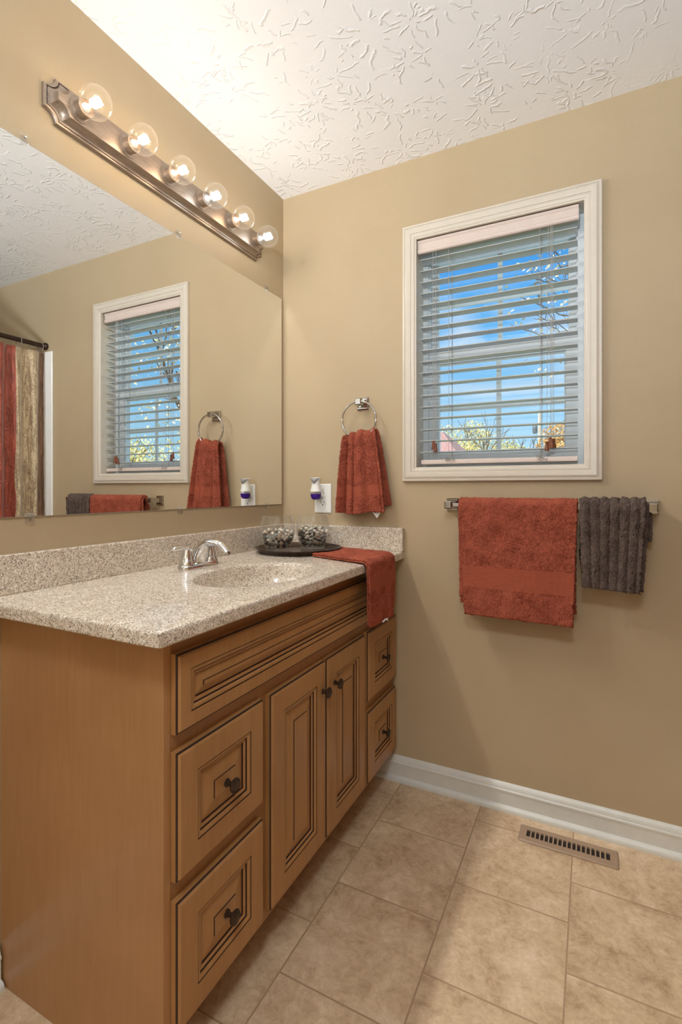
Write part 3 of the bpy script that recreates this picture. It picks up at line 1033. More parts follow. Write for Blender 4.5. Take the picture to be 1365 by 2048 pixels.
flt = [0.96, 0.94, 0.92, 0.88, 0.82, 0.72, 0.70, 0.70, 0.70, 0.72, 0.75]
mb.tube([(FXC + a, FYC, CT + b_) for a, b_ in path], rad, 24, flat=flt, side=(0, 1, 0))
mb.build('spout', MAT['chrome'], fa, smooth=60)
MB().lathe((FXC + 0.1155, FYC, CT + 0.047), [(0.0085, 0.0), (0.0085, 0.007)], 'z', 20).build('aerator', MAT['nickel'], fa, smooth=40)
for sgn in (-1, 1):
    yh = FYC + sgn * 0.051
    h = MB().lathe((FXC, yh, CT), [(0.0255, 0.010), (0.0245, 0.016), (0.0215, 0.028), (0.0212, 0.0285), (0.0205, 0.0295), (0.0175, 0.045), (0.0145, 0.058), (0.0115, 0.066), (0.006, 0.070)], 'z', 28).build('handle', MAT['chrome'], fa, smooth=35)
    MB().tube([(FXC, yh - sgn * 0.004, CT + 0.056), (FXC + 0.001, yh + sgn * 0.008, CT + 0.066), (FXC + 0.003, yh + sgn * 0.028, CT + 0.069), (FXC + 0.006, yh + sgn * 0.060, CT + 0.0685), (FXC + 0.0065, yh + sgn * 0.064, CT + 0.068)], [0.0105, 0.0115, 0.0105, 0.0085, 0.006], 16, flat=0.75).build('lever', MAT['chrome'], h, smooth=60)
mb = MB()
mb.tube([(FXC - 0.030, FYC, CT), (FXC - 0.030, FYC, CT + 0.045)], 0.0025, 10)
mb.lathe((FXC - 0.030, FYC, CT + 0.043), [(0.003, 0), (0.0065, 0.003), (0.0068, 0.008), (0.004, 0.011)], 'z', 16)
mb.build('lift_rod', MAT['chrome'], fa, smooth=50)

# ------------------------------------------------------------------ mirror
MY0, MY1, MZ0, MZ1 = -1.245, -0.0215, 1.0822, 1.9885
mi = thing('wall_mirror', 'large frameless wall mirror above the vanity top', 'mirror', (0.003, -0.63, MZ0))
mb = MB()
t3m = lambda u, v, d: (d, u, v)
mb.loops([rect_loop(MY0, MY1, MZ0, MZ1, t3m, i, d) for i, d in ((0, 0.0008), (0, 0.0055), (0.001, 0.0060))], cap0=True, mi=1)
mb.loops([rect_loop(MY0, MY1, MZ0, MZ1, t3m, 0.001, 0.0060)], cap1=True, mi=0)
mb.build('mirror_glass', [MAT['mirror'], MAT['mirror_edge']], mi)
for (y, z, s_) in ((-1.140, MZ1, 1), (-0.637, MZ1, 1), (-0.134, MZ1, 1), (-1.126, MZ0, -1), (-0.628, MZ0, -1), (-0.131, MZ0, -1)):
    mb = MB()
    mb.box(0.0005, 0.010, y - 0.009, y + 0.009, *sorted((z + s_ * 0.0006, z + s_ * 0.016)))
    mb.box(0.0065, 0.010, y - 0.009, y + 0.009, *sorted((z + s_ * 0.0006, z - s_ * 0.008)))
    c = mb.build('mirror_clip', MAT['clip'], mi, bevel=0.001)
    MB().lathe((0.0101, y, z + s_ * 0.009), [(0.0035, 0), (0.0033, 0.001), (0.0, 0.0016)], 'x', 14, cap1=False).build('clip_screw', MAT['nickel'], c, smooth=40)

# ------------------------------------------------------------------ vanity light bar
LY, LZc = -0.6345, 2.138
vl = thing('vanity_light', 'bronze vanity light bar with six clear globe bulbs above the mirror', 'vanity light', (0.0, LY, LZc))


def outline(d, x):
    H, Tp, Lh = 0.0575 - d, 0.030 - 0.85 * d, 0.459 - d
    e = 0.031
    q = []
    ts = [PI / 2 * k / 8 for k in range(9)]
    arc = [(Lh - e * math.sin(t_), H - (H - Tp) * math.cos(t_)) for t_ in ts]      # (L,T) -> (L-e,H)
    q += [(y, z) for y, z in arc]
    q += [(-y, z) for y, z in arc[::-1]]
    q += [(-y, -z) for y, z in arc]
    q += [(y, -z) for y, z in arc[::-1]]
    return [(x, LY + y, LZc + z) for y, z in q]


mb = MB()
pf = [(0, 0.0005), (0, 0.008), (0.002, 0.0105), (0.006, 0.0115), (0.0068, 0.0098), (0.0082, 0.0098), (0.0090, 0.0118), (0.0125, 0.0130), (0.0165, 0.0165), (0.0195, 0.0220), (0.0215, 0.0290), (0.0222, 0.0330), (0.0235, 0.0345)]
mb.loops([outline(d, x) for d, x in pf], cap0=True, cap1=True, mis=[0] * 3 + [1] * 2 + [0] * 7)
mb.build('backplate', [MAT['bronze'], MAT['dark_bronze']], vl, smooth=30)
WARM, COOL = (1.0, 0.94, 0.86), (0.84, 0.94, 1.0)
EM = {'w': emit('warm_filament', (1.0, 0.76, 0.45, 1), 24.0), 'c': emit('cool_filament', (0.88, 0.96, 1.0, 1), 9.0)}
for k in range(6):
    y = -1.013 + 0.1515 * k
    cool = k in (3, 5)
    c = Vector((0.0965, y, LZc))
    so_ = MB().lathe((0.0345, y, LZc), [(0.030, 0.0), (0.030, 0.0022), (0.0235, 0.0032), (0.0225, 0.004), (0.0225, 0.026), (0.0205, 0.027), (0.0205, 0.022)], 'x', 32, cap0=True, cap1=True).build('socket', MAT['bronze'], vl, smooth=30)
    prof = [(0.0135, -0.0385)]
    for q in range(2, 25):
        th = PI * q / 24
        prof.append((0.040 * math.sin(th) if th < PI else 0.0006, -0.040 * math.cos(th)))
    prof = [(0.0125, -0.045)] + prof
    prof[-1] = (0.0006, 0.040)
    bu = MB().lathe(c, prof, 'x', 32, cap0=False, cap1=True).build('bulb', MAT['bulbglass'], vl, smooth=60)
    fm = MB()
    if cool:
        pts = [(c.x - 0.014 + 0.028 * q / 90, c.y + 0.0115 * math.cos(q * 0.42), c.z + 0.0115 * math.sin(q * 0.42)) for q in range(91)]
        fm.tube(pts, 0.0014, 6)
    else:
        pts = [(c.x - 0.012 + 0.026 * q / 60, c.y + 0.0105 * math.cos(q * 0.52), c.z + 0.0105 * math.sin(q * 0.52)) for q in range(61)]
        fm.tube(pts, 0.0013, 6)
    fm.build('filament', EM['c' if cool else 'w'], bu)
    st = MB().lathe((c.x - 0.044, c.y, c.z), [(0.0115, 0), (0.0115, 0.008), (0.006, 0.016), (0.004, 0.030), (0.0, 0.031)], 'x', 14, cap1=False)
    st.build('bulb_stem', MAT['plate'], bu, smooth=40)
    ld = bpy.data.lights.new('bulb_light', 'POINT')
    ld.energy = BULB_POWER
    ld.shadow_soft_size = 0.026
    ld.color = COOL if cool else WARM
    ld.use_nodes = True
    ln = ld.node_tree
    em = ln.nodes['Emission']
    fo = ln.nodes.new('ShaderNodeLightFalloff')
    fo.inputs['Strength'].default_value = 1.0
    fo.inputs['Smooth'].default_value = 0.0
    ls = M_(ln, 'ADD', M_(ln, 'MULTIPLY', fo.outputs['Linear'], 0.27), M_(ln, 'MULTIPLY', fo.outputs['Constant'], 0.55))
    ln.links.new(ls, em.inputs['Strength'])
    lo = bpy.data.objects.new('bulb_light', ld)
    COL.objects.link(lo)
    lo.parent = vl
    lo.location = c - Vector((0, LY, LZc))

# ------------------------------------------------------------------ outlet and air freshener
ou = thing('wall_outlet', 'white duplex wall outlet between the corner and the hanging hand towel', 'outlet', (0.204, 0, 1.109))
mb = MB()
t3o = lambda u, v, d: (u, -d, v)
mb.loops([rect_loop(0.164, 0.244, 1.047, 1.171, t3o, i, d) for i, d in ((0, 0.0005), (0, 0.003), (0.0015, 0.005), (0.005, 0.0062))], cap1=True, cap0=True)
mb.build('cover_plate', MAT['plate'], ou)
for zc in (1.0895, 1.1285):
    f = MB()
    pts = []
    for k in range(28):
        a = 2 * PI * k / 28
        pts.append((0.204 + 0.0172 * math.cos(a), max(-0.0140, min(0.0140, 0.0172 * math.sin(a)))))
    f.loops([[(x, -0.0062, zc + z) for x, z in pts], [(x, -0.0078, zc + z) for x, z in pts]], cap1=True)
    fo_ = f.build('receptacle', MAT['plate'], ou)
    s_ = MB()
    s_.box(0.204 - 0.0078, 0.204 - 0.0054, -0.0081, -0.0079, zc - 0.001, zc + 0.0085)
    s_.box(0.204 + 0.0054, 0.204 + 0.0074, -0.0081, -0.0079, zc + 0.0005, zc + 0.0080)
    s_.lathe((0.204, -0.0081, zc - 0.0075), [(0.0028, 0.0), (0.0028, 0.0002)], 'y', 14)
    s_.build('slot', MAT['dark'], fo_)
MB().lathe((0.204, -0.0062, 1.109), [(0.003, 0.0), (0.003, -0.001)], 'y', 12).build('cover_screw', MAT['plate'], ou)

AX, AY = 0.190, -0.040
af = thing('air_freshener', 'white and grey plug-in air freshener with purple oil in the wall outlet', 'air freshener', (AX, AY, 1.105))


def oval(rx, ry, z, dx=0.0, dy=0.0, tilt=0.0, n=28):
    return [(AX + dx + rx * math.cos(2 * PI * k / n), AY + dy + ry * math.sin(2 * PI * k / n), z + tilt * ry * math.sin(2 * PI * k / n)) for k in range(n)]


mb = MB()
mb.loops([oval(0.0245, 0.021, 1.1385), oval(0.0235, 0.0200, 1.146), oval(0.0195, 0.0175, 1.160), oval(0.0180, 0.0165, 1.172), oval(0.0185, 0.0165, 1.184), oval(0.0205, 0.0175, 1.196, -0.001, -0.002, 0.1), oval(0.0150, 0.013, 1.195, -0.001, -0.002, 0.1)], cap0=True, cap1=True)
mb.box(AX - 0.012, AX + 0.020, AY + 0.012, -0.0085, 1.116, 1.150)
mb.build('body', MAT['plate'], af, smooth=50)
mb = MB()
vv = []
for k in range(13):
    a = -PI * (0.12 + 0.76 * k / 12)
    rx, ry = 0.0212, 0.0183
    dip = 0.026 * (1 - abs(k - 5.5) / 6.5) if k not in (0, 12) else 0.001
    vv.append(((AX - 0.001 + rx * math.cos(a), AY - 0.002 + ry * math.sin(a), 1.1965 - 0.0015), (AX - 0.001 + (rx - 0.002 * min(1, dip / 0.01)) * math.cos(a), AY - 0.002 + (ry - 0.0006 * dip / 0.026) * math.sin(a), 1.1965 - dip)))
mb.loops([[p[0] for p in vv], [p[1] for p in vv]], close=False)
mb.build('front_inlay', MAT['plastic_grey'], af, smooth=60, solid=0.0015)
mb = MB()
mb.loops([oval(0.012, 0.010, 1.1045), oval(0.0185, 0.0155, 1.108), oval(0.0230, 0.0195, 1.118), oval(0.0240, 0.0205, 1.129)], cap0=True, cap1=True)
oil = mb.build('oil_bottle', MAT['purple'], af, smooth=50)
mb = MB()
mb.loops([oval(0.0240, 0.0205, 1.1295), oval(0.0240, 0.0205, 1.134), oval(0.0225, 0.019, 1.138)], cap0=False, cap1=False)
mb.build('bottle_neck', MAT['bowlglass'], af, smooth=50)

# ------------------------------------------------------------------ towels
GX, GZB = None, None


def cloth_grid(fn, nu, nv, name, mats, parent, bandfn=None, thick=0.006, loc=(0, 0, 0), sub=1, jitter=0.0008, seed=1):
    """fn(u,v) -> point; nu x nv quads; bandfn(u,v) -> material index"""
    r = random.Random(seed)
    mb = MB()
    vs = []
    for j in range(nv + 1):
        for i in range(nu + 1):
            p = Vector(fn(i / nu, j / nv))
            mi_ = bandfn(i / nu, j / nv) if bandfn else 0
            k = jitter * (0.25 if mi_ else 1)
            vs.append(p + Vector((r.gauss(0, k), r.gauss(0, k), r.gauss(0, k))))
    fs, ms = [], []
    for j in range(nv):
        for i in range(nu):
            a = j * (nu + 1) + i
            fs.append([a, a + 1, a + nu + 2, a + nu + 1])
            ms.append(bandfn((i + 0.5) / nu, (j + 0.5) / nv) if bandfn else 0)
    mb.v = vs
    mb.f = fs
    mb.m = ms
    o = mb.build(name, mats, parent, loc if parent is None else None, smooth=180, solid=thick, sub=sub)
    return o


def smooth_noise(seed):
    r = random.Random(seed)
    w_ = [(r.uniform(3, 14), r.uniform(2, 10), r.uniform(0, 6.28)) for _ in range(5)]
    return lambda u, v: sum(math.sin(a * u + b_ * v + c) for a, b_, c in w_) / 5


# towel bar
TBZ = 1.0915
tb = thing('towel_bar', 'chrome towel bar with square posts on the wall under the window', 'towel bar', (1.08, 0, TBZ))
for x in (0.762, 1.398):
    mb = MB()
    mb.loops([rect_loop(x - 0.023, x + 0.023, TBZ - 0.023, TBZ + 0.023, t3, i, d) for i, d in ((0, 0.0005), (0, 0.006), (0.004, 0.010), (0.006, 0.010), (0.010, 0.015))], cap0=True, cap1=True)
    mb.box(x - 0.010, x + 0.010, -0.058, -0.014, TBZ - 0.011, TBZ + 0.011)
    mb.loops([rect_loop(x - 0.013, x + 0.013, TBZ - 0.014, TBZ + 0.014, t3, i, d) for i, d in ((0.003, 0.050), (0, 0.053), (0, 0.073), (0.003, 0.076))], cap0=True, cap1=True)
    mb.build('post', MAT['nickel'], tb, smooth=30)
MB().box(0.776, 1.384, -0.070, -0.056, TBZ - 0.007, TBZ + 0.007).build('bar', MAT['nickel'], tb, bevel=0.002)
BY = -0.063


def over_bar(x0t, x1t, x0b, x1b, zf, zb, r_, seed, amp, backshift=0.0, frontbias=0.0, slant=0.0, rib=None, top=TBZ):
    """front hem -> over the bar -> back hem.  v runs along that path"""
    ns = smooth_noise(seed)
    Lf, Lb, La = top - zf, top - zb, PI * r_
    Lt = Lf + La + Lb

    def fn(u, v):
        s_ = v * Lt
        if s_ < Lf:
            k = 1 - s_ / Lf            # 1 at the hem
            z = zf + s_ + slant * (u - 0.5) * k
            x = (x0t * (1 - k) + x0b * k) * (1 - u) + (x1t * (1 - k) + x1b * k) * u
            y = BY - r_ - 0.004 * k - amp * k * (ns(u * 1.0, k * 0.6)) - frontbias * k
        elif s_ < Lf + La:
            a = (s_ - Lf) / r_
            x = x0t * (1 - u) + x1t * u
            y = BY - r_ * math.cos(a)
            z = top + r_ * math.sin(a)
        else:
            k = (s_ - Lf - La) / Lb
            z = top - (s_ - Lf - La)
            x = (x0t + backshift * min(1, k * 5)) * (1 - u) + (x1t + backshift * min(1, k * 5)) * u
            y = BY + r_ + 0.003 * k + 0.2 * amp * k * ns(u + 2, k)
        if rib:
            n_, a_ = rib
            y -= a_ * abs(math.sin(PI * n_ * u)) * (1 if s_ < Lf else -0.5) if s_ < Lf or s_ > Lf + La else 0
            if Lf <= s_ <= Lf + La:
                z += a_ * abs(math.sin(PI * n_ * u))
        return (x, y, z)
    return fn, Lt


fn, Lt = over_bar(0.806, 1.189, 0.826, 1.175, 0.704, 0.735, 0.0225, 3, 0.006, backshift=-0.006, slant=-0.006)
bv = lambda u, v: 1 if 0.100 <= v * Lt <= 0.176 else 0
tw = cloth_grid(fn, 84, 150, 'bath_towel', [MAT['rust'], MAT['rust_band']], None, bv, 0.010, (0.99, BY, TBZ), 0, 0.0011, 4)
tag(tw, 'large rust red bath towel with woven border on the towel bar', 'towel')
# inner fold of the same towel, peeking out at its lower left
fni, Li = over_bar(0.801, 1.170, 0.806, 1.160, 0.760, 0.80, 0.0145, 8, 0.003, slant=-0.01)
cloth_grid(fni, 60, 90, 'inner_fold', MAT['rust'], tw, None, 0.007, sub=0, jitter=0.0009, seed=6)

fn, Lt2 = over_bar(1.196, 1.378, 1.204, 1.360, 0.832, 0.90, 0.0220, 12, 0.003, slant=-0.008, rib=(6.5, 0.0065))
tw = cloth_grid(fn, 70, 110, 'hand_towel', MAT['grey'], None, None, 0.009, (1.28, BY, TBZ), 0, 0.0011, 9)
tag(tw, 'charcoal ribbed hand towel beside the rust bath towel on the towel bar', 'towel', 'hand towels')
fni, Li = over_bar(1.222, 1.388, 1.224, 1.372, 0.835, 0.985, 0.0135, 14, 0.002, backshift=0.010, slant=-0.006)
cloth_grid(fni, 40, 80, 'inner_fold', MAT['grey'], tw, None, 0.006, sub=0, jitter=0.0008, seed=10)

# towel ring and its towel
RC = Vector((0.391, -0.046, 1.428))
tr = thing('towel_ring', 'chrome towel ring on a square post left of the window', 'towel ring', (0.391, 0, 1.498))
mb = MB()
mb.loops([rect_loop(0.366, 0.416, 1.473, 1.523, t3, i, d) for i, d in ((0, 0.0005), (0, 0.006), (0.004, 0.010), (0.007, 0.010), (0.011, 0.015))], cap0=True, cap1=True)
mb.box(0.382, 0.400, -0.042, -0.014, 1.490, 1.509)
mb.loops([rect_loop(0.3775, 0.4045, 1.487, 1.514, t3, i, d) for i, d in ((0.003, 0.034), (0, 0.037), (0, 0.053), (0.003, 0.056))], cap0=True, cap1=True)
mb.build('post', MAT['nickel'], tr, smooth=30)
MB().ring(RC, 0.0745, 0.0042, 'y', 64, 10).build('ring', MAT['nickel'], tr, smooth=180)


def ring_towel(front=True):
    def fn(u, v):
        # v: 0 hem ... 1 at the ring;  u across
        k = 1 - v
        e = u * 2 - 1
        if front:
            topw0, topw1 = 0.330, 0.460
            b0, b1 = 0.302, 0.512
            zt = 1.372 + 0.020 * (e * 0.5 + 0.2) + 0.006 * math.sin(e * 9)
            zb_ = 1.052 + 0.004 * math.sin(e * 4) + 0.008 * max(0, e)
        else:
            topw0, topw1 = 0.328, 0.468
            b0, b1 = 0.291, 0.524
            zt = 1.372 + 0.020 * (e * 0.5 + 0.2)
            zb_ = 1.066 + 0.022 * max(0, e)
        w_ = k ** 0.8
        xa = topw0 * (1 - w_) + b0 * w_
        xb = topw1 * (1 - w_) + b1 * w_
        x = xa + (xb - xa) * u
        z = zt * v + zb_ * k
        fold = 0.016 * math.sin(e * 5.2 + 0.9 + 0.6 * k) + 0.007 * math.sin(e * 12 + 1.2 - 0.5 * k)
        cr = math.exp(-((e + 0.35) / 0.07) ** 2) * 0.016 + math.exp(-((e + 0.72) / 0.06) ** 2) * 0.014 + math.exp(-((e - 0.86) / 0.06) ** 2) * 0.008
        amp = (0.65 + 0.35 * k)
        roll = max(0.0, (v - 0.93) / 0.07)
        if front:
            y = -0.060 - 0.008 * k - fold * amp * 0.8 + cr * (0.4 + 0.6 * k) + 0.011 * roll ** 2
            z += 0.004 * (1 - (1 - roll) ** 2) * 0.5
        else:
            y = -0.032 + 0.004 * k - fold * 0.15 - 0.009 * roll ** 2
            z += 0.004 * (1 - (1 - roll) ** 2) * 0.5
        return (x, y, z)
    return fn


bv = lambda u, v: 1 if 0.205 <= v <= 0.335 else 0
ht = cloth_grid(ring_towel(True), 72, 110, 'hand_towel', [MAT['rust'], MAT['rust_band']], None, bv, 0.008, (0.4, -0.05, 1.37), 0, 0.0009, 14)
tag(ht, 'rust red hand towel hanging through the towel ring', 'towel', 'hand towels')
cloth_grid(ring_towel(False), 60, 90, 'back_layer', [MAT['rust'], MAT['rust_band']], ht, bv, 0.007, sub=0, jitter=0.0009, seed=15)
mb = MB()
mb.add([(0.452, -0.046, 1.066), (0.494, -0.046, 1.072), (0.488, -0.047, 1.058), (0.472, -0.048, 1.034), (0.456, -0.047, 1.052)], [(0, 4, 3, 2, 1)])
mb.build('care_tag', MAT['paper'], ht, solid=0.0008)

# hand towel lying on the counter and hanging over its front edge
nsd = smooth_noise(77)


def counter_towel(off, w0, w1, drop):
    La, Lr, Ld = 0.235, 0.020, drop
    Lt = La + Lr + Ld
    xe = 0.5685

    def fn(u, v):
        s_ = v * Lt
        # u: 0 = near (toward camera), 1 = toward the far wall
        if s_ < La:
            k = s_ / La
            yn = -0.305 * (1 - k) + -0.392 * k
            yf = -0.085 * (1 - k) + -0.160 * k
            y = yn + (yf - yn) * u
            y00 = -0.305 + 0.22 * u
            xs = 0.200 + math.sqrt(0.166 ** 2 - (y00 + 0.196) ** 2)
            x = xs + (xe - 0.008 - xs) * k
            z = CT + 0.0045 + off + 0.0035 * (1 + nsd(u, k)) * k
        elif s_ < La + Lr:
            a = (s_ - La) / Lr * PI / 2
            x = xe - 0.008 + (0.020 + off) * math.sin(a)
            z = CT + 0.0045 + off - (0.0125 + off) * (1 - math.cos(a)) + 0.0035 * (1 + nsd(u, 1)) * math.cos(a)
            y = -0.392 + 0.232 * u
        else:
            k = (s_ - La - Lr) / Ld
            x = xe + 0.012 + off + 0.006 * k + 0.006 * k * nsd(u + 1, k)
            z = CT - 0.008 - (s_ - La - Lr) - 0.010 * u * k
            y = -0.392 - 0.004 * k + (0.232 - 0.020 * k) * u
        return (x, y, z)
    return fn, Lt


fn, Lt3 = counter_towel(0.0065, 0, 0, 0.192)
b0_ = (0.235 + 0.020 + 0.030) / Lt3
b1_ = (0.235 + 0.020 + 0.075) / Lt3
co_t = cloth_grid(fn, 64, 120, 'hand_towel', [MAT['rust'], MAT['rust_band']], None, lambda u, v: 1 if b0_ <= v <= b1_ else 0, 0.006, (0.5, -0.28, CT), 0, 0.0009, 31)
tag(co_t, 'rust red hand towel lying over the front edge of the vanity top', 'towel', 'hand towels')
fn, Lt4 = counter_towel(0.0, 0, 0, 0.185)
cloth_grid(fn, 50, 90, 'under_fold', MAT['rust'], co_t, None, 0.005, sub=0, jitter=0.0006, seed=32)
MB().tube([(0.598, -0.300, 0.700), (0.600, -0.280, 0.704), (0.600, -0.262, 0.702), (0.596, -0.252, 0.694)], 0.003, 8).build('care_tag', MAT['paper'], co_t, smooth=60)

# ------------------------------------------------------------------ tray, bowls, pebbles
TC = Vector((0.200, -0.196, CT + 0.0005))
t_ = MB().lathe(TC, [(0.02, 0.0), (0.148, 0.0), (0.150, 0.001), (0.158, 0.008), (0.166, 0.0165), (0.1685, 0.0175), (0.1690, 0.0190), (0.1660, 0.0190), (0.158, 0.0120), (0.149, 0.0050), (0.140, 0.0040), (0.02, 0.0040)], 'z', 72).build('serving_tray', MAT['tray'], None, TC, smooth=40)
tag(t_, 'round dark bronze tray in the corner of the vanity top under two bowls', 'tray')

BOWL = [(0.0, 0.0), (0.046, 0.0), (0.0485, 0.002), (0.0485, 0.006), (0.0445, 0.0095), (0.0475, 0.014), (0.0545, 0.028), (0.0610, 0.048), (0.0655, 0.070), (0.0675, 0.088), (0.0670, 0.104), (0.0640, 0.118), (0.0600, 0.130), (0.0588, 0.136),
        (0.0572, 0.136), (0.0585, 0.129), (0.0625, 0.117), (0.0655, 0.103), (0.0660, 0.088), (0.0640, 0.070), (0.0595, 0.049), (0.0530, 0.030), (0.0450, 0.0165), (0.030, 0.012), (0.0, 0.0115)]
bowls = (((0.136, -0.246), 'nearer the faucet'), ((0.222, -0.122), 'nearer the wall outlet'))


def inner_r(h):
    pr_ = [(0.012, 0.030), (0.0165, 0.0450), (0.030, 0.0530), (0.049, 0.0595), (0.070, 0.0640), (0.088, 0.0660)]
    for (h0, r0), (h1, r1) in zip(pr_, pr_[1:]):
        if h <= h1:
            return r0 + (r1 - r0) * max(0, (h - h0) / (h1 - h0))
    return 0.066


# pebble shapes
pm = {}
rp = random.Random(3)
import bmesh
for kind in ('peb_white', 'peb_grey', 'peb_dark', 'peb_tan'):
    pm[kind] = []
    for k in range(4):
        bm = bmesh.new()
        bmesh.ops.create_icosphere(bm, subdivisions=2, radius=1.0)
        ph = [rp.uniform(0, 6) for _ in range(6)]
        sx, sy, sz = rp.uniform(1.0, 1.3), rp.uniform(0.85, 1.05), rp.uniform(0.6, 0.85)
        for v in bm.verts:
            p = v.co
            f = 1 + 0.13 * math.sin(2.1 * p.x + ph[0]) * math.sin(1.7 * p.y + ph[1]) + 0.09 * math.sin(2.6 * p.z + ph[2] + 1.5 * p.x)
            v.co = Vector((p.x * sx, p.y * sy, p.z * sz)) * f
        me = bpy.data.meshes.new('pebble')
        bm.to_mesh(me)
        bm.free()
        me.shade_smooth()
        me.materials.append(MAT[kind])
        pm[kind].append(me)
names = {'peb_white': 'cream', 'peb_grey': 'grey-green', 'peb_dark': 'dark brown', 'peb_tan': 'tan'}
PR = 0.0071
nrs = np.random.RandomState(4)
for bi, ((bx, by), where) in enumerate(bowls):
    bz = CT + 0.0005 + 0.0042
    o = MB().lathe((bx, by, bz), BOWL, 'z', 56, cap0=False, cap1=False).build('glass_bowl', MAT['bowlglass'], None, (bx, by, bz), smooth=50)
    tag(o, 'round clear glass bowl of mixed pebbles on the tray, ' + where, 'bowl', 'pebble bowls on the tray')
    # pack pebbles by relaxation inside the bowl
    n = 330
    top = 0.078
    P = np.empty((0, 3))
    while len(P) < n:
        q = nrs.uniform(-1, 1, (n, 3)) * [0.06, 0.06, 0.5] + [0, 0, 0.5]
        q[:, 2] = 0.018 + q[:, 2] * (top - 0.018)
        ok = [math.hypot(a[0], a[1]) < inner_r(a[2]) - PR for a in q]
        P = np.vstack([P, q[ok]])
    P = P[:n]
    for it in range(120):
        D = P[:, None] - P[None]
        d_ = np.sqrt((D ** 2).sum(-1)) + np.eye(n) * 9
        ov = np.clip(2 * PR * 0.98 - d_, 0, None)
        P = P + (D / d_[..., None] * ov[..., None]).sum(1) * 0.35
        P[:, 2] -= 0.0001
        for i in range(n):
            P[i, 2] = max(P[i, 2], 0.0125 + PR * 0.9)
            R_ = inner_r(P[i, 2]) - PR * 1.02
            rr = math.hypot(P[i, 0], P[i, 1])
            if rr > R_:
                P[i, :2] *= R_ / rr
    ztop = np.percentile(P[:, 2], 97)
    keep = [i for i in range(n) if math.hypot(P[i, 0], P[i, 1]) > inner_r(P[i, 2]) - PR * 2.3 or P[i, 2] > ztop - PR * 1.6]
    # the back of each bowl, turned to the corner, shows nothing: keep what the room can see
    vd = Vector((CAM.x - bx, CAM.y - by)).normalized()
    keep = [i for i in keep if P[i, 2] > ztop - PR * 2.2 or P[i, 0] * vd.x + P[i, 1] * vd.y > -0.030]
    keep = keep[:150]
    for i in keep:
        hfrac = (P[i, 2] - 0.018) / (ztop - 0.018)
        wts = (0.38, 0.28, 0.20, 0.14) if (hfrac > 0.55 and bi == 0) or hfrac > 0.8 else (0.10, 0.17, 0.55, 0.18)
        kind = rp.choices(('peb_white', 'peb_grey', 'peb_dark', 'peb_tan'), wts)[0]
        p = bpy.data.objects.new('pebble', rp.choice(pm[kind]))
        COL.objects.link(p)
        p.location = (bx + P[i, 0], by + P[i, 1], bz + P[i, 2])
        s_ = PR * rp.uniform(0.82, 1.0)
        p.scale = (s_, s_, s_)
        p.rotation_euler = (rp.uniform(-0.5, 0.5), rp.uniform(-0.5, 0.5), rp.uniform(0, 6.28))
        tag(p, 'small smooth %s pebble inside the glass bowl %s' % (names[kind], where), 'pebble', '%s pebbles in the bowl %s' % (names[kind], where))

# ------------------------------------------------------------------ floor register
fr = thing('floor_register', 'tan metal floor heating register by the far baseboard', 'floor vent', (1.158, -0.109, 0))
mb = MB()
vx0, vx1, vy0, vy1 = 1.013, 1.304, -0.151, -0.067
sx0, sx1, sy0, sy1 = 1.036, 1.281, -0.126, -0.092
t3f = lambda u, v, d: (u, v, d)


def rrect(u0, u1, v0, v1, r_, z, n=4):
    q = []
    for (cx, cy, a0) in ((u1 - r_, v1 - r_, 0), (u0 + r_, v1 - r_, 90), (u0 + r_, v0 + r_, 180), (u1 - r_, v0 + r_, 270)):
        for k in range(n + 1):
            a = math.radians(a0 + 90 * k / n)
            q.append((cx + r_ * math.cos(a), cy + r_ * math.sin(a), z))
    return q


mb.loops([rrect(vx0, vx1, vy0, vy1, 0.006, 0.0006), rrect(vx0, vx1, vy0, vy1, 0.006, 0.0025), rrect(vx0 + 0.004, vx1 - 0.004, vy0 + 0.004, vy1 - 0.004, 0.005, 0.0055), rrect(sx0, sx1, sy0, sy1, 0.0006, 0.0058), rrect(sx0, sx1, sy0, sy1, 0.0006, 0.0008)])
ns_ = 18
st_ = (sx1 - sx0) / ns_
for k in range(1, ns_):
    x = sx0 + st_ * k
    mb.box(x - 0.0022, x + 0.0022, sy0, sy1, 0.0030, 0.0057)
mb.build('grille', MAT['vent'], fr, smooth=30)
MB().box(sx0, sx1, sy0, sy1, 0.0004, 0.0012).build('duct_opening', MAT['dark'], fr)

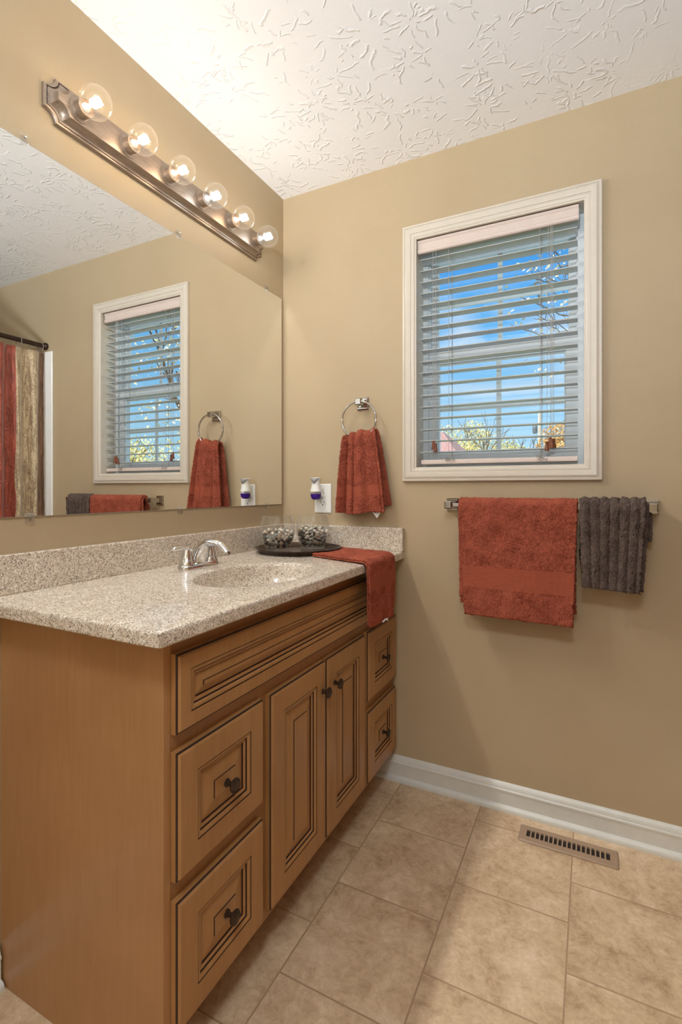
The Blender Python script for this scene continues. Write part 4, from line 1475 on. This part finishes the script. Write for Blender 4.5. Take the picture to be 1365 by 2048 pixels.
# ------------------------------------------------------------------ tub alcove and shower curtain
mb = MB()
mb.box(1.632, RX - 0.001, -0.012, -0.0005, 0.50, 1.965)
mb.build('tub_surround', MAT['tub'], None, (2.0, 0, 0.5), bevel=0.004)
tag(bpy.data.objects['tub_surround'], 'white acrylic panel on the far wall behind the shower curtain', 'tub surround')
bt = thing('bathtub', 'white alcove bathtub behind the striped shower curtain', 'bathtub', (2.08, -0.77, 0))
mb = MB()
ax0, ax1, ay0, ay1 = 1.74, RX - 0.003, -1.531, -0.004
mb.loops([rrect(ax0, ax1, ay0, ay1, 0.01, 0.002), rrect(ax0, ax1, ay0, ay1, 0.01, 0.48), rrect(ax0 + 0.008, ax1 - 0.004, ay0 + 0.004, ay1 - 0.004, 0.01, 0.488), rrect(ax0 + 0.06, ax1 - 0.05, ay0 + 0.07, ay1 - 0.07, 0.10, 0.488), rrect(ax0 + 0.075, ax1 - 0.065, ay0 + 0.09, ay1 - 0.085, 0.10, 0.46), rrect(ax0 + 0.11, ax1 - 0.10, ay0 + 0.22, ay1 - 0.13, 0.12, 0.14), rrect(ax0 + 0.16, ax1 - 0.15, ay0 + 0.28, ay1 - 0.18, 0.12, 0.10)], cap0=True, cap1=True)
mb.build('tub_shell', MAT['tub'], bt, smooth=40)

RODX, RODZ = 1.700, 2.000
rd = thing('curtain_rod', 'dark bronze shower curtain rod running from wall to wall', 'curtain rod', (RODX, -0.77, RODZ))
MB().tube([(RODX, -1.534, RODZ), (RODX, -0.001, RODZ)], 0.0135, 20).build('rod', MAT['rod'], rd, smooth=60)
for y0_, y1_ in ((-0.0006, -0.02), (-1.5345, -1.515)):
    MB().lathe((RODX, 0, RODZ), [(0.022, y0_), (0.022, (y0_ + y1_) / 2), (0.016, y1_)], 'y', 20).build('end_cap', MAT['rod'], rd, smooth=40)
# curtain
CTOP = 1.958
ns2 = smooth_noise(91)


def curtain_fn(u, v):
    y = -0.006 - u * 1.50
    z = 0.30 + v * (CTOP - 0.30)
    ph = 2 * PI * (u * 1.50) / 0.095
    k = 1 - v
    amp = 0.014 + 0.012 * math.sin(PI * min(1, k * 1.4) * 0.5)
    x = RODX - 0.002 + amp * math.sin(ph + 0.8 * ns2(u * 6, v)) + 0.006 * ns2(u * 9, v * 3)
    y += 0.012 * math.cos(ph) * k - 0.0
    return (x, min(y, -0.016), z)


cu = cloth_grid(curtain_fn, 300, 60, 'shower_curtain', MAT['curtain'], None, None, 0.0015, (RODX, 0, CTOP), 0, 0.0008, 44)
tag(cu, 'crinkled shower curtain striped brown, beige and rust, hanging along the tub', 'shower curtain')
hk = None
for k in range(12):
    y = -0.035 - k * 0.125
    mb = MB()
    mb.ring((RODX, y, RODZ - 0.012), 0.0275, 0.0016, 'y', 24, 6)
    o = mb.build('curtain_ring', MAT['chrome'], None, (RODX, y, RODZ), smooth=180)
    where = ['closest to the far wall', 'second from the far wall', 'third from the far wall'][k] if k < 3 else 'farther along the rod'
    tag(o, 'thin chrome curtain ring on the dark rod, ' + where, 'curtain ring', 'shower curtain rings')
